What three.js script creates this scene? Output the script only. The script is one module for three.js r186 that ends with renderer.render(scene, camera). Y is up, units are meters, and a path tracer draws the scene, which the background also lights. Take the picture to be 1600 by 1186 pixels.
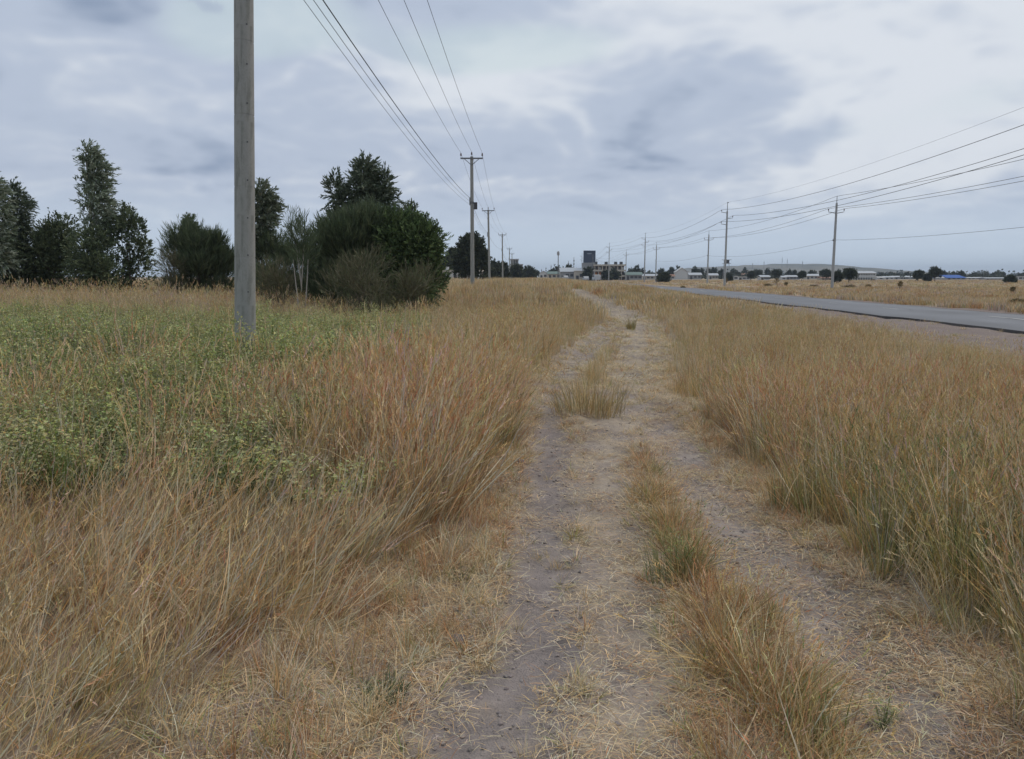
import * as THREE from 'three';
import { mergeGeometries } from 'three/addons/utils/BufferGeometryUtils.js';
import { RoundedBoxGeometry } from 'three/addons/geometries/RoundedBoxGeometry.js';
import { createNoise2D, createNoise3D } from 'simplex-noise';

// ---------------------------------------------------------------- camera, sky, sun, exposure
const F = 1180, EYE = 1.65, PITCH = Math.atan(161 / F), R = Math.PI / 180;
const scene = new THREE.Scene();
const camera = new THREE.PerspectiveCamera(2 * Math.atan(593 / F) / R, 1600 / 1186, 0.05, 9000);
camera.position.set(0, EYE, 0); camera.rotation.x = -PITCH;
const renderer = new THREE.WebGLRenderer({ antialias: true });
renderer.toneMapping = THREE.LinearToneMapping;
renderer.toneMappingExposure = 1.0;
renderer.shadowMap.enabled = true;

function rng(seed) { let a = seed >>> 0; return () => { a = (a + 0x6d2b79f5) | 0; let t = Math.imul(a ^ (a >>> 15), 1 | a); t = (t + Math.imul(t ^ (t >>> 7), 61 | t)) ^ t; return ((t ^ (t >>> 14)) >>> 0) / 4294967296; }; }
const n2 = createNoise2D(rng(11)), n3 = createNoise3D(rng(12));
const clamp = (x, a = 0, b = 1) => Math.min(b, Math.max(a, x));
const ss = (a, b, x) => { const t = clamp((x - a) / (b - a)); return t * t * (3 - 2 * t); };
const mix = (a, b, t) => a + (b - a) * t;
const mix3 = (a, b, t) => [mix(a[0], b[0], t), mix(a[1], b[1], t), mix(a[2], b[2], t)];
const fbm = (x, y, o = 4) => { let s = 0, a = 0.5; for (let i = 0; i < o; i++) { s += a * n2(x, y); x = x * 2.03 + 17.1; y = y * 2.03 - 9.7; a *= 0.5; } return s; };

{ // overcast sky: a broken layer of grey cloud; azimuth 0 is straight ahead (-z), positive to the right
  const W = 2048, H = 1024, data = new Float32Array(W * H * 4);
  // [azimuth, elevation, half width, half height (degrees), brightness]
  const masses = [[-27, 18.5, 11, 3.6, -1.15], [-30, 14.5, 5, 2.2, 0.5], [-18, 16, 5, 2, 0.35], [-34, 10, 4, 5, -0.55], [-23, 7.8, 5, 1.4, -0.65], [-10, 12.6, 5, 2.6, 0.8], [-15, 8.5, 9, 2.2, -0.35], [-1, 14, 6, 3.5, 0.7], [2.5, 10.3, 3, 3, 0.45],
    [-4.5, 18.6, 5, 1.6, -0.6], [9, 8.8, 7.5, 3.2, -0.8], [13, 13.6, 4.5, 3.4, -0.6], [5, 18.5, 5, 2.5, 0.35], [13, 11, 2, 1.8, 0.75], [21.5, 7.1, 4, 1.3, 0.75], [28, 12, 13, 7.5, 1.25], [19.8, 9.2, 3.2, 1.1, -0.9], [33, 5.4, 5, 1.5, -0.45], [18, 18, 12, 4, 0.8], [0, 4, 8, 1.5, -0.3], [-60, 14, 14, 5, -0.6], [58, 16, 12, 6, -0.5], [75, 24, 12, 6, 0.6]];
  const dark = [0.26, 0.33, 0.46], base = [0.48, 0.55, 0.675], lite = [0.72, 0.765, 0.83], teal = [0.58, 0.69, 0.725], low = [0.64, 0.755, 0.87];
  for (let j = 0; j < H; j++) {
    const el = ((j + 0.5) / H - 0.5) * Math.PI, ce = Math.cos(el), se = Math.sin(el);
    for (let i = 0; i < W; i++) {
      const a = ((i + 0.5) / W - 0.5) * 2 * Math.PI, x = ce * Math.cos(a), z = ce * Math.sin(a), y = Math.max(se, 0.0);
      const k = 1 / (y + 0.16), px = x * k * 1.25, pz = z * k * 1.25;
      const wx = n3(px * 0.9, pz * 0.9, 3.1) * 0.45, wz = n3(px * 0.9, pz * 0.9, 8.7) * 0.45;
      let s = 0, am = 0.55, fx = px + wx, fz = pz + wz;
      for (let o = 0; o < 5; o++) { s += am * n3(fx, fz, 1.7 + o * 0.3); fx = fx * 2.07 + 3; fz = fz * 2.07 - 5; am *= 0.5; }
      let az = Math.atan2(x, -z) / R; const ed = se > -1 ? el / R : 0;
      let m = 0;
      const wob = n3(az * 0.11, ed * 0.2, 4) * 1.6 + n3(az * 0.3, ed * 0.5, 9) * 0.7, wob2 = n3(az * 0.11, ed * 0.2, 14) * 1.0 + n3(az * 0.34, ed * 0.55, 21) * 0.5;
      for (const [ma, me, wa, we, ms] of masses) {
        const u = (az + wob * 0.7 - ma) / wa, v = (ed + wob2 * 0.7 - me) / we, q = u * u + v * v;
        if (q < 6) m += ms * Math.exp(-q);
      }
      const bil = 0.42 - Math.abs(n3(px * 2.1 + wx * 0.9, pz * 2.1 + wz * 0.9, 40)), bil2 = 0.4 - Math.abs(n3(px * 4.6 + wx * 0.8, pz * 4.6 + wz * 0.8, 50)), bil3 = n3(px * 11, pz * 11, 60);
      let b = s * 0.5 + m * 0.6 + 0.42 * bil + 0.2 * bil2 + 0.06 * bil3 + 0.14;
      const low_ = ss(7, 0, ed); b *= 1 - 0.72 * low_;
      let c = b < 0 ? mix3(base, dark, ss(0, 0.95, -b)) : mix3(base, lite, ss(0, 0.9, b));
      const tq = ss(0.12, 0.5, n3(px * 0.8 + 5, pz * 0.8, 30)) * ss(8, 14, ed) * 0.55; c = mix3(c, teal, tq * (b > -0.3 ? 1 : 0.4));
      c = mix3(c, low, low_ * 0.75);
      if (se < 0) c = mix3(c, [0.30, 0.29, 0.27], ss(0, -0.12, se));
      const o = (j * W + i) * 4; data[o] = c[0]; data[o + 1] = c[1]; data[o + 2] = c[2]; data[o + 3] = 1;
    }
  }
  const t = new THREE.DataTexture(data, W, H, THREE.RGBAFormat, THREE.FloatType);
  t.mapping = THREE.EquirectangularReflectionMapping; t.magFilter = t.minFilter = THREE.LinearFilter; t.needsUpdate = true;
  scene.background = t; scene.environment = t;
}
const sun = new THREE.DirectionalLight(0xffefdb, 1.3);
sun.position.set(55, 95, -45); sun.target.position.set(0, 0, -12); sun.castShadow = true; sun.shadow.radius = 45;
sun.shadow.mapSize.set(4096, 4096); Object.assign(sun.shadow.camera, { left: -70, right: 70, top: 70, bottom: -70, near: 1, far: 400 });
scene.add(sun, sun.target);
scene.fog = new THREE.FogExp2(0xc4d2e4, 0.00022);

// ---------------------------------------------------------------- helpers
const CP = Math.cos(PITCH), SP = Math.sin(PITCH);
function at(px, py, d) { const u = (px - 800) / F, v = (593 - py) / F, s = d / (CP + v * SP); return new THREE.Vector3(u * s, EYE + (v * CP - SP) * s, -d); }
const taken = new Map();
function numbered(name) { const k = taken.get(name) || 0; taken.set(name, k + 1); return k ? name + '_' + String(k).padStart(3, '0') : name; }
function tag(o, label, category, group, kind) { o.userData = { ...o.userData }; if (label) o.userData.label = label; if (category) o.userData.category = category; if (group) o.userData.group = group; if (kind) o.userData.kind = kind; return o; }
function thing(name, label, category, pos, group) { const o = new THREE.Group(); o.name = numbered(name); o.position.set(pos.x ?? pos[0], pos.y ?? pos[1], pos.z ?? pos[2]); scene.add(o); return tag(o, label, category, group); }
function mesh(name, geo, mat, parent = scene) { const m = new THREE.Mesh(geo, mat); m.name = parent === scene ? numbered(name) : name; m.castShadow = m.receiveShadow = true; parent.add(m); return m; }
const std = (r, g, b, rough = 0.85, more = {}) => { const m = new THREE.MeshStandardMaterial({ roughness: rough, ...more }); m.color.setRGB(r, g, b); return m; };
const box = (w, h, d, x = 0, y = 0, z = 0) => new THREE.BoxGeometry(w, h, d).translate(x, y, z);
class Geo { // a triangle soup with one colour for each vertex
  constructor() { this.p = []; this.c = []; this.i = []; }
  v(x, y, z, c) { this.p.push(x, y, z); this.c.push(c[0], c[1], c[2]); return this.p.length / 3 - 1; }
  build(smooth = false) {
    const g = new THREE.BufferGeometry();
    g.setAttribute('position', new THREE.Float32BufferAttribute(this.p, 3)); g.setAttribute('color', new THREE.Float32BufferAttribute(this.c, 3)); g.setIndex(this.i);
    if (smooth) g.computeVertexNormals();
    return g;
  }
}
// a curved, tapering blade: heading az, tilt from upright going from t0 to t1
function blade(G, x, y, z, az, t0, t1, len, wid, segs, col, twist = 0, taper = 1.4) {
  const sa = Math.sin(az), ca = Math.cos(az), wa = az + Math.PI / 2 + twist, wx = Math.sin(wa), wz = Math.cos(wa), st = len / segs;
  let prev = null;
  for (let k = 0; k <= segs; k++) {
    const t = k / segs, th = t0 + (t1 - t0) * t, w = wid * 0.5 * (1 - Math.pow(t, taper));
    if (k === segs) { const q = G.v(x, y, z, col); G.i.push(prev[0], prev[1], q); } else {
      const a = G.v(x - wx * w, y, z - wz * w, col), b = G.v(x + wx * w, y, z + wz * w, col);
      if (prev) G.i.push(prev[0], prev[1], b, prev[0], b, a);
      prev = [a, b];
    }
    const s = Math.sin(th), c = Math.cos(th); x += sa * s * st; z += ca * s * st; y += c * st;
  }
  return [x, y, z];
}
function limb(G, a, b, r0, r1, sides = 6, segs = 5, bow = 0, col = [1, 1, 1]) {
  const A = new THREE.Vector3(...a), B = new THREE.Vector3(...b), dir = B.clone().sub(A), L = dir.length(); dir.normalize();
  const s = Math.abs(dir.y) > 0.9 ? new THREE.Vector3(1, 0, 0) : new THREE.Vector3(0, 1, 0), u = new THREE.Vector3().crossVectors(dir, s).normalize(), v = new THREE.Vector3().crossVectors(dir, u);
  let last = -1;
  for (let k = 0; k <= segs; k++) {
    const t = k / segs, r = mix(r0, r1, t), c = A.clone().addScaledVector(dir, L * t).addScaledVector(u, Math.sin(t * Math.PI) * bow * L).addScaledVector(v, Math.sin(t * 5) * bow * 0.3 * L);
    const base = G.p.length / 3;
    for (let q = 0; q < sides; q++) { const an = q / sides * 2 * Math.PI; const p = c.clone().addScaledVector(u, Math.cos(an) * r).addScaledVector(v, Math.sin(an) * r); G.v(p.x, p.y, p.z, col); }
    if (last >= 0) for (let q = 0; q < sides; q++) { const e = (q + 1) % sides; G.i.push(last + q, last + e, base + e, last + q, base + e, base + q); }
    last = base;
  }
}
function noiseTexture(size, fn, srgb = false) { // fn(u, v) -> [r, g, b] in 0..1
  const d = new Uint8Array(size * size * 4);
  for (let j = 0; j < size; j++) for (let i = 0; i < size; i++) { const c = fn(i / size, j / size), o = (j * size + i) * 4; d[o] = clamp(c[0]) * 255; d[o + 1] = clamp(c[1]) * 255; d[o + 2] = clamp(c[2]) * 255; d[o + 3] = 255; }
  const t = new THREE.DataTexture(d, size, size); t.wrapS = t.wrapT = THREE.RepeatWrapping; t.magFilter = THREE.LinearFilter; t.minFilter = THREE.LinearMipmapLinearFilter; t.generateMipmaps = true;
  if (srgb) t.colorSpace = THREE.SRGBColorSpace; t.needsUpdate = true; return t;
}
// tiling noise: a circle in each axis is too dear, so blend across the seam
const tile = (f) => (u, v) => { const a = f(u, v), b = f(u - 1, v), c = f(u, v - 1), d = f(u - 1, v - 1), x = ss(0.75, 1, u), y = ss(0.75, 1, v); return mix(mix(a, b, x), mix(c, d, x), y); };

// ---------------------------------------------------------------- terrain
function groundBase(x, d) {
  let h = 0.035 * n2(x * 0.5, d * 0.5) + 0.07 * n2(x * 0.13 + 9, d * 0.13);
  h *= ss(400, 40, Math.abs(d)) ;
  h += 0.4 * ss(-4.5, -14, x) * ss(9, 27, d) * ss(220, 90, d);          // the ground rises towards the bushes
  h += 0.75 * ss(24, 62, d) * ss(13, 5, x - d * 0.045) * ss(600, 200, d) * ss(-40, -6, x) ; // low crest ahead
  return h;
}
function hit(px, py) { // where the sight line through a pixel of the photograph meets the ground
  const u = (px - 800) / F, v = (593 - py) / F, dx = u, dy = v * CP - SP, dd = CP + v * SP;
  let s = 0.5; for (let k = 0; k < 4000; k++) { const y = EYE + dy * s; if (y <= groundBase(dx * s, dd * s)) break; s *= 1.004; }
  return [dx * s, dd * s];
}
function track(list) { // [pixel x, pixel y, half width in metres] -> dense points [x, d, half width]
  const k = list.map(([a, b, w]) => [...hit(a, b), w]);
  const f = k[0], g = k[1], ex = (f[0] - g[0]) / (f[1] - g[1]); k.unshift([f[0] - ex * (f[1] + 1), -1, f[2]]);
  const c = new THREE.CatmullRomCurve3(k.map(([x, d, w]) => new THREE.Vector3(x, w, d)), false, 'centripetal');
  return c.getSpacedPoints(Math.ceil(c.getLength() / 0.12)).map((p) => [p.x, p.z, p.y]);
}
const trackA = track([[750, 1186, 0.25], [795, 1090, 0.22], [838, 960, 0.17], [858, 870, 0.16], [856, 780, 0.18], [860, 700, 0.19], [862, 640, 0.18], [886, 585, 0.2], [925, 540, 0.25], [962, 508, 0.3]]);
const trackB = track([[1010, 1186, 0.17], [985, 1040, 0.17], [968, 900, 0.18], [942, 780, 0.22], [945, 700, 0.28], [968, 640, 0.32], [990, 580, 0.36], [1000, 530, 0.42], [985, 500, 0.55], [948, 480, 0.55], [915, 464, 0.55], [890, 452, 0.5]]);
const trackC = track([[1440, 1186, 0.15], [1315, 985, 0.2], [1195, 880, 0.26], [1122, 790, 0.24], [1066, 710, 0.25], [1012, 630, 0.3]]);
const cells = new Map();
[trackA, trackB, trackC].forEach((t, id) => t.forEach(([x, d, w]) => { for (let a = -2; a <= 2; a++) for (let b = -2; b <= 2; b++) { const k = Math.floor(x + a) + ',' + Math.floor(d + b); if (!cells.has(k)) cells.set(k, []); cells.get(k).push([x, d, w, id]); } }));
// signed distance to the edge of the nearest rut, which rut, and the side of it
function rut(x, d) {
  const L = cells.get(Math.floor(x) + ',' + Math.floor(d)); let best = 9, id = -1, side = 0; const per = [9, 9, 9];
  if (L) for (const q of L) { const e = Math.hypot(x - q[0], d - q[1]) - q[2]; if (e < per[q[3]]) per[q[3]] = e; if (e < best) { best = e; id = q[3]; side = Math.sign(x - q[0]); } }
  return { e: best, id, side, per };
}
const byDepth = [trackA, trackB, trackC].map((t) => { const a = []; for (const [x, d] of t) { const k = Math.round(d * 5); if (k >= 0 && a[k] === undefined) a[k] = x; } let last = a.find((v) => v !== undefined); for (let k = 0; k < a.length; k++) { if (a[k] === undefined) a[k] = last; last = a[k]; } return a; });
const rutX = (id, d) => byDepth[id][Math.round(clamp(d, 0, 90) * 5)] ?? NaN;
function groundH(x, d) {
  let h = groundBase(x, d);
  if (d > -2 && d < 70 && x > -6 && x < 9) {
    const r = rut(x, d); h -= 0.055 * ss(0.22, -0.12, r.e);
    if (d < 16) h += (0.012 * n2(x * 3.1, d * 3.1) + 0.006 * n2(x * 8, d * 8)) ;
  }
  return h;
}
const roadLine = new THREE.CatmullRomCurve3([[17.6, -60], [18.0, 0], [18.5, 25], [19.2, 45], [21.0, 85], [22.3, 140], [24.5, 220], [28, 300], [34, 420], [42, 600], [60, 1000]].map(([x, d]) => new THREE.Vector3(x, 0, -d)));
const roadPts = roadLine.getSpacedPoints(700);
const roadX = (d) => { let i = Math.round(clamp((d + 60) / 1060) * 700); let b = 0; while (i < 699 && -roadPts[i].z < d && b++ < 700) i++; while (i > 0 && -roadPts[i].z > d && b++ < 1400) i--; return roadPts[i].x; };

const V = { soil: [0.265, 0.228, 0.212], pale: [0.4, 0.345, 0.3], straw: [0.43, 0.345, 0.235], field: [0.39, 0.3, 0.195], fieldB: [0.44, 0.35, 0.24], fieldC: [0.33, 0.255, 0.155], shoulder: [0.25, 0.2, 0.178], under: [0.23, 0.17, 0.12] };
{
  const grain = tile((u, v) => 0.5 + 0.55 * (0.35 * n2(u * 14, v * 14) + 0.3 * n2(u * 40, v * 40 + 7) + 0.35 * n2(u * 110, v * 110 + 3)));
  const tex = noiseTexture(1024, (u, v) => { const g = grain(u, v); return [0.72 + 0.36 * g, 0.72 + 0.35 * g, 0.73 + 0.33 * g]; });
  const bump = noiseTexture(1024, (u, v) => { const g = grain(u, v); return [g, g, g]; });
  const grow = (from, to, step, k) => { const o = []; let x = from, s = step; while (Math.abs(x) < Math.abs(to)) { s *= k; x += Math.sign(to - from) * s; o.push(x); } return o; };
  const xs = [...grow(-9, -3600, 0.16, 1.09).reverse(), ...Array.from({ length: 41 }, (_, i) => -9 + i * 0.15), ...Array.from({ length: 134 }, (_, i) => -2.94 + i * 0.06), ...Array.from({ length: 100 }, (_, i) => 5.2 + i * 0.15), ...grow(20.05, 3600, 0.16, 1.09)];
  const ds = [...grow(1, -200, 0.2, 1.2).reverse(), ...Array.from({ length: 150 }, (_, i) => 1.05 + i * 0.07), ...grow(11.5, 4200, 0.07, 1.03)];
  const p = [], c = [], uv = [], idx = [], n = xs.length;
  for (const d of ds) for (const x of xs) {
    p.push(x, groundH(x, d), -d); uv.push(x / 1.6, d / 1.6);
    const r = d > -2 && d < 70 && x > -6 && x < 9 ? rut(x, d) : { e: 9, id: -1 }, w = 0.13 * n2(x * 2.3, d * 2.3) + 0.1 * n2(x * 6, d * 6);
    const big = fbm(x * 0.02 + 3, d * 0.008 + x * 0.003, 4);
    let col = mix3(mix3(V.field, V.fieldB, ss(-0.1, 0.35, big)), V.fieldC, ss(0.05, 0.45, fbm(x * 0.012 - 40, d * 0.03, 3)));
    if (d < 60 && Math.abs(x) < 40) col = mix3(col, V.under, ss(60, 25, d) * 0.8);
    if (r.id >= 0) {
      const litter = mix3(V.soil, V.straw, 0.45 + 0.35 * n2(x * 1.7, d * 1.7));
      col = mix3(col, litter, ss(1.0, 0.3, r.e));
      const bare = r.id === 1 ? mix3(mix3(V.pale, V.straw, 0.4), V.soil, clamp(0.35 + 0.7 * n2(x * 2.1 + 7, d * 1.2))) : mix3(V.soil, V.pale, clamp((r.id === 2 ? 0.3 : 0.12) + 0.4 * n2(x * 1.3, d * 0.9) + 0.2 * n2(x * 5, d * 5)));
      col = mix3(col, bare, ss(0.08, -0.06, r.e + w)); const gk = 1 + 0.16 * n2(x * 6.5, d * 6.5 + 90) + 0.1 * n2(x * 1.9, d * 1.9 + 60); col = [col[0] * gk, col[1] * gk, col[2] * gk];
    }
    if (d < 900) { const rx = roadX(d) - 3.5, q = rx - x, wob = 0.7 * n2(d * 0.12, 5) + 0.3 * n2(d * 0.6, 2); if (q > -9 && q < 6) { col = mix3(col, V.shoulder, ss(4.6 + wob, 2.2 + wob, q) * ss(-8.2, -7.6, q)); } }
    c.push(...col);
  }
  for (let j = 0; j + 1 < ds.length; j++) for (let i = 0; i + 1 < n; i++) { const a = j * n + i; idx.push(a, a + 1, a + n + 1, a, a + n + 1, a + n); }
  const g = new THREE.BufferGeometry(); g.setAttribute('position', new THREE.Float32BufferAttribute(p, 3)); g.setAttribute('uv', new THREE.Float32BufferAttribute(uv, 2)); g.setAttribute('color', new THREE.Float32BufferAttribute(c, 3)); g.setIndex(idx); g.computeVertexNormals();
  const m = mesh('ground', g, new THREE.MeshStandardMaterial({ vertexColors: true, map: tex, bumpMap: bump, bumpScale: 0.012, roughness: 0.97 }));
  tag(m, 'dry open plain of soil and straw crossed by wheel ruts', 'ground', null, 'structure');
}

// ---------------------------------------------------------------- road
{
  const asph = tile((u, v) => 0.5 + 0.5 * (0.5 * n2(u * 60, v * 60) + 0.5 * n2(u * 150, v * 150)));
  const tex = noiseTexture(512, (u, v) => { const g = asph(u, v), s = 0.86 + 0.25 * g; return [s, s, s]; });
  const road = new THREE.Group(); road.name = 'road'; scene.add(road); tag(road, 'grey tarmac road running straight across the plain', 'road', null, 'structure');
  const cross = [[-3.5, 0.07], [-2.6, 0.085], [-1.7, 0.095], [-0.6, 0.105], [0.3, 0.105], [1.3, 0.095], [2.1, 0.085], [2.7, 0.07]];
  const tone = [0.75, 0.92, 1.08, 0.93, 0.95, 1.08, 0.92, 0.8];                // wheel-polished lanes
  const p = [], uv = [], c = [], idx = [], N = roadPts.length, K = cross.length;
  roadPts.forEach((q, i) => {
    const nx = roadPts[Math.min(N - 1, i + 1)].clone().sub(roadPts[Math.max(0, i - 1)]).normalize(), sx = -nx.z, sz = nx.x, d = -q.z;
    cross.forEach(([o, h], k) => { const e = k === 0 ? 0.1 * n2(d * 0.9, 1) + 0.05 * n2(d * 0.2, 4) : 0, x = q.x + sx * (o + e), z = q.z + sz * (o + e); p.push(x, h + groundBase(x, d) * 0.5, z); uv.push(x / 2, z / 2); const t = tone[k] * (1 + 0.12 * n2(d * 0.05, k) + 0.14 * n2(d * 0.4, k * 3) + (n2(d * 0.11, 33) > 0.55 && k > 2 ? -0.18 : 0)); c.push(0.135 * t, 0.142 * t, 0.158 * t); });
    if (i) for (let k = 0; k + 1 < K; k++) { const a = (i - 1) * K + k, b = i * K + k; idx.push(a, a + 1, b + 1, a, b + 1, b); }
  });
  const g = new THREE.BufferGeometry(); g.setAttribute('position', new THREE.Float32BufferAttribute(p, 3)); g.setAttribute('uv', new THREE.Float32BufferAttribute(uv, 2)); g.setAttribute('color', new THREE.Float32BufferAttribute(c, 3)); g.setIndex(idx); g.computeVertexNormals();
  mesh('tarmac', g, new THREE.MeshStandardMaterial({ vertexColors: true, map: tex, roughness: 0.62 }), road);
  // ragged broken edges, a step down to the shoulder
  for (const [k, s] of [[0, -1], [K - 1, 1]]) {
    const G = new Geo(); let last = -1;
    roadPts.forEach((q, i) => { const b = (i * K + k) * 3, x = p[b], y = p[b + 1], z = p[b + 2], d = -z, out = 0.07 + 0.06 * n2(d * 1.9, s) + 0.05 * n2(d * 0.4, 7 + s); const col = [0.045, 0.04, 0.04];
      const v0 = G.v(x, y + 0.004, z, col); G.v(x + s * out * 0.35, y - 0.03, z, col); G.v(x + s * out, -0.06 + groundBase(x, d), z, col);
      if (last >= 0) G.i.push(last, v0, v0 + 1, last, v0 + 1, last + 1, last + 1, v0 + 1, v0 + 2, last + 1, v0 + 2, last + 2); last = v0; });
    mesh('broken_edge', G.build(true), new THREE.MeshStandardMaterial({ vertexColors: true, roughness: 0.95 }), road);
  }
  const paint = std(0.5, 0.5, 0.48, 0.8);
  const mark = (d0, d1, off, w) => { const G = new Geo(), n = Math.max(2, Math.ceil((d1 - d0) / 3)); let last = -1; for (let k = 0; k <= n; k++) { const d = mix(d0, d1, k / n), x = roadX(d) + off, y = 0.1125 - (Math.abs(off) > 1 ? 0.02 : 0) + groundBase(x, d) * 0.5; const a = G.v(x - w, y, -d, [1, 1, 1]); G.v(x + w, y, -d, [1, 1, 1]); if (last >= 0) G.i.push(last, last + 1, a + 1, last, a + 1, a); last = a; } mesh('lane_marking', G.build(), paint, road); };
  for (let d = 8; d < 150; d += 9) mark(d, d + 3, -0.3, 0.06);
}

// ---------------------------------------------------------------- grass, weeds, litter
const leafMat = (tr = 0.3) => new THREE.MeshPhysicalMaterial({ vertexColors: true, roughness: 0.85, specularIntensity: 0.35, transmission: tr, thickness: 0, side: THREE.DoubleSide });
const grassMat = leafMat(0), greenMat = leafMat(0.3);
const hue = (r, v, w) => { const k = 1 + (r() - 0.5) * v, h = (r() - 0.5) * w; return [k * (1 + h), k, k * (1 - h)]; };
function tuft(seed, n, o) { // unit tuft: tallest blade about 1 high before bending
  const r = rng(seed), G = new Geo();
  for (let k = 0; k < n; k++) {
    const a = r() * 7, q = Math.sqrt(r()) * o.rad, az = a + (r() - 0.5) * 1.6, len = mix(o.min, 1, Math.pow(r(), o.pow ?? 0.8)), t0 = r() * o.t0, t1 = t0 + (0.2 + r()) * o.bend;
    const col = r() < (o.green ?? 0) ? [0.45, 0.72, 0.4].map((c) => c * (0.8 + 0.4 * r())) : hue(r, 0.8, 0.35);
    const e = blade(G, Math.sin(a) * q, -0.02, Math.cos(a) * q, az, t0, t1, len, o.wid * (0.6 + 0.8 * r()), o.segs, col, (r() - 0.5) * 2.5, o.taper ?? 1.6);
    if (r() < (o.seeds ?? 0) && len > 0.7) { // seed head: short awns along the last part of the stalk
      const sc = [1.08, 0.99, 0.9].map((c) => c * (0.85 + 0.3 * r()));
      for (let j = 0; j < 7; j++) { const b = j / 7 * 0.16; blade(G, e[0] - Math.sin(az) * Math.sin(t1) * b, e[1] - Math.cos(t1) * b, e[2] - Math.cos(az) * Math.sin(t1) * b, az + (r() - 0.5) * 2.4, t1 * 0.8 + (r() - 0.5) * 0.5, t1 + 0.5, 0.04 + 0.025 * r(), o.wid * 1.05, 2, sc, r() * 3); }
    }
  }
  return G.build();
}
function weed(seed, o = {}) { // bushy annual: branching stems, small leaves, tiny pale flower heads
  const r = rng(seed), G = new Geo(), stem = [0.5, 0.6, 0.3];
  const nb = o.branches ?? 14;
  for (let k = 0; k < nb; k++) {
    const az = r() * 7, y0 = r() * 0.3, t0 = 0.12 + r() * 0.55, len = mix(0.45, 1, r()) * (1 - y0 * 0.4);
    blade(G, 0, y0 * 0.5, 0, az, t0, t0 * 0.7, len, 0.016, 3, stem, r() * 3, 3);
    for (let j = 0; j < (o.n ?? 32); j++) {
      const t = 0.2 + 0.8 * r(), th = t0 * (1 - 0.15 * t), x = Math.sin(az) * Math.sin(th) * len * t + (r() - 0.5) * 0.14, z = Math.cos(az) * Math.sin(th) * len * t + (r() - 0.5) * 0.14, y = y0 * 0.5 + Math.cos(th) * len * t + (r() - 0.5) * 0.08;
      if (t > 0.7 && r() < 0.45) { const c = r() < 0.6 ? [1.6, 1.52, 1.3] : [1.25, 1.22, 0.75]; blade(G, x, y, z, r() * 7, 0.6, 1.3, 0.026, 0.024, 2, c.map((q) => q * (0.7 + 0.4 * r())), 0, 3); blade(G, x, y, z, r() * 7, 1.2, 1.6, 0.03, 0.03, 2, c, 0, 3); }
      else blade(G, x, y, z, r() * 7, 0.5 + r(), 1.2 + r(), (0.045 + 0.05 * r()) * (o.leaf ?? 1), 0.013 * (o.leaf ?? 1), 3, hue(r, 0.7, 0.25), r() * 2);
    }
  }
  return G.build();
}
function litter(seed, n, s = 1) {
  const r = rng(seed), G = new Geo();
  for (let k = 0; k < n; k++) { const a = r() * 7, q = Math.sqrt(r()) * 0.16 * s, c = r() < 0.25 ? [0.62, 0.55, 0.5] : hue(r, 0.6, 0.3); blade(G, Math.sin(a) * q, 0.004 + r() * 0.022 * s, Math.cos(a) * q, r() * 7, 1.35 + r() * 0.2, 1.55 + r() * 0.25, (0.02 + 0.1 * r() * r()) * s, (0.0013 + 0.0016 * r()) * s, 3, c, (r() - 0.5) * 1.2, 4); }
  return G.build();
}
const M4 = new THREE.Matrix4(), Q1 = new THREE.Quaternion(), Q2 = new THREE.Quaternion(), UP = new THREE.Vector3(0, 1, 0), AX = new THREE.Vector3(), P = new THREE.Vector3(), S = new THREE.Vector3();
class Scatter { // copies of a few variants, as one group of stuff
  constructor(name, label, category, variants, mat) { this.v = variants.map(() => []); Object.assign(this, { name, label, category, variants, mat }); }
  put(x, d, h, wide, spin, leanAz, lean, col, r, y) { this.v[Math.floor(r() * this.v.length)].push([x, d, h, wide, spin, leanAz, lean, col, y]); }
  build() {
    const top = new THREE.Group(); top.name = numbered(this.name); tag(top, this.label, this.category, null, 'stuff'); scene.add(top); let n = 0;
    this.v.forEach((list, k) => {
      if (!list.length) return;
      const im = new THREE.InstancedMesh(this.variants[k], this.mat, list.length); im.name = this.name + '_clumps'; im.userData.kind = 'stuff'; im.castShadow = im.receiveShadow = true; n += list.length;
      const c = new THREE.Color();
      list.forEach(([x, d, h, wide, spin, la, lean, col, y], i) => {
        P.set(x, (y ?? groundH(x, d)), -d); AX.set(Math.cos(la), 0, -Math.sin(la)); Q1.setFromAxisAngle(AX, lean); Q2.setFromAxisAngle(UP, spin); Q1.multiply(Q2); S.set(wide, h, wide);
        im.setMatrixAt(i, M4.compose(P, Q1, S)); im.setColorAt(i, c.setRGB(...col));
      });
      top.add(im);
    });
    return n;
  }
}
const C = { straw: [0.59, 0.455, 0.26], pale: [0.68, 0.565, 0.38], gold: [0.54, 0.385, 0.18], red: [0.48, 0.285, 0.155], olive: [0.385, 0.345, 0.145], green: [0.16, 0.21, 0.09], weed: [0.36, 0.385, 0.21], dull: [0.37, 0.355, 0.24], pink: [0.5, 0.4, 0.335] };
const V_ = (n, f) => Array.from({ length: n }, (_, i) => f(i));
const tall = new Scatter('tall_grass', 'tall dry straw-coloured grass leaning on both sides of the wheel ruts', 'grass', V_(7, (i) => tuft(100 + i, 30, { rad: 0.13, min: 0.3, t0: 0.36, bend: 0.15 + 0.15 * i, wid: 0.0085, segs: 4, seeds: 0.35, green: 0.025, taper: 2.2 })), grassMat);
const stalks = new Scatter('long_stalks', 'long pale dry stalks leaning out of the grass', 'grass', V_(7, (i) => tuft(150 + i, 5, { rad: 0.12, min: 0.6, t0: 0.3, bend: 0.1 + 0.12 * i, wid: 0.0066, segs: 6, seeds: 0.4, taper: 3.5 })), grassMat);
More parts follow.
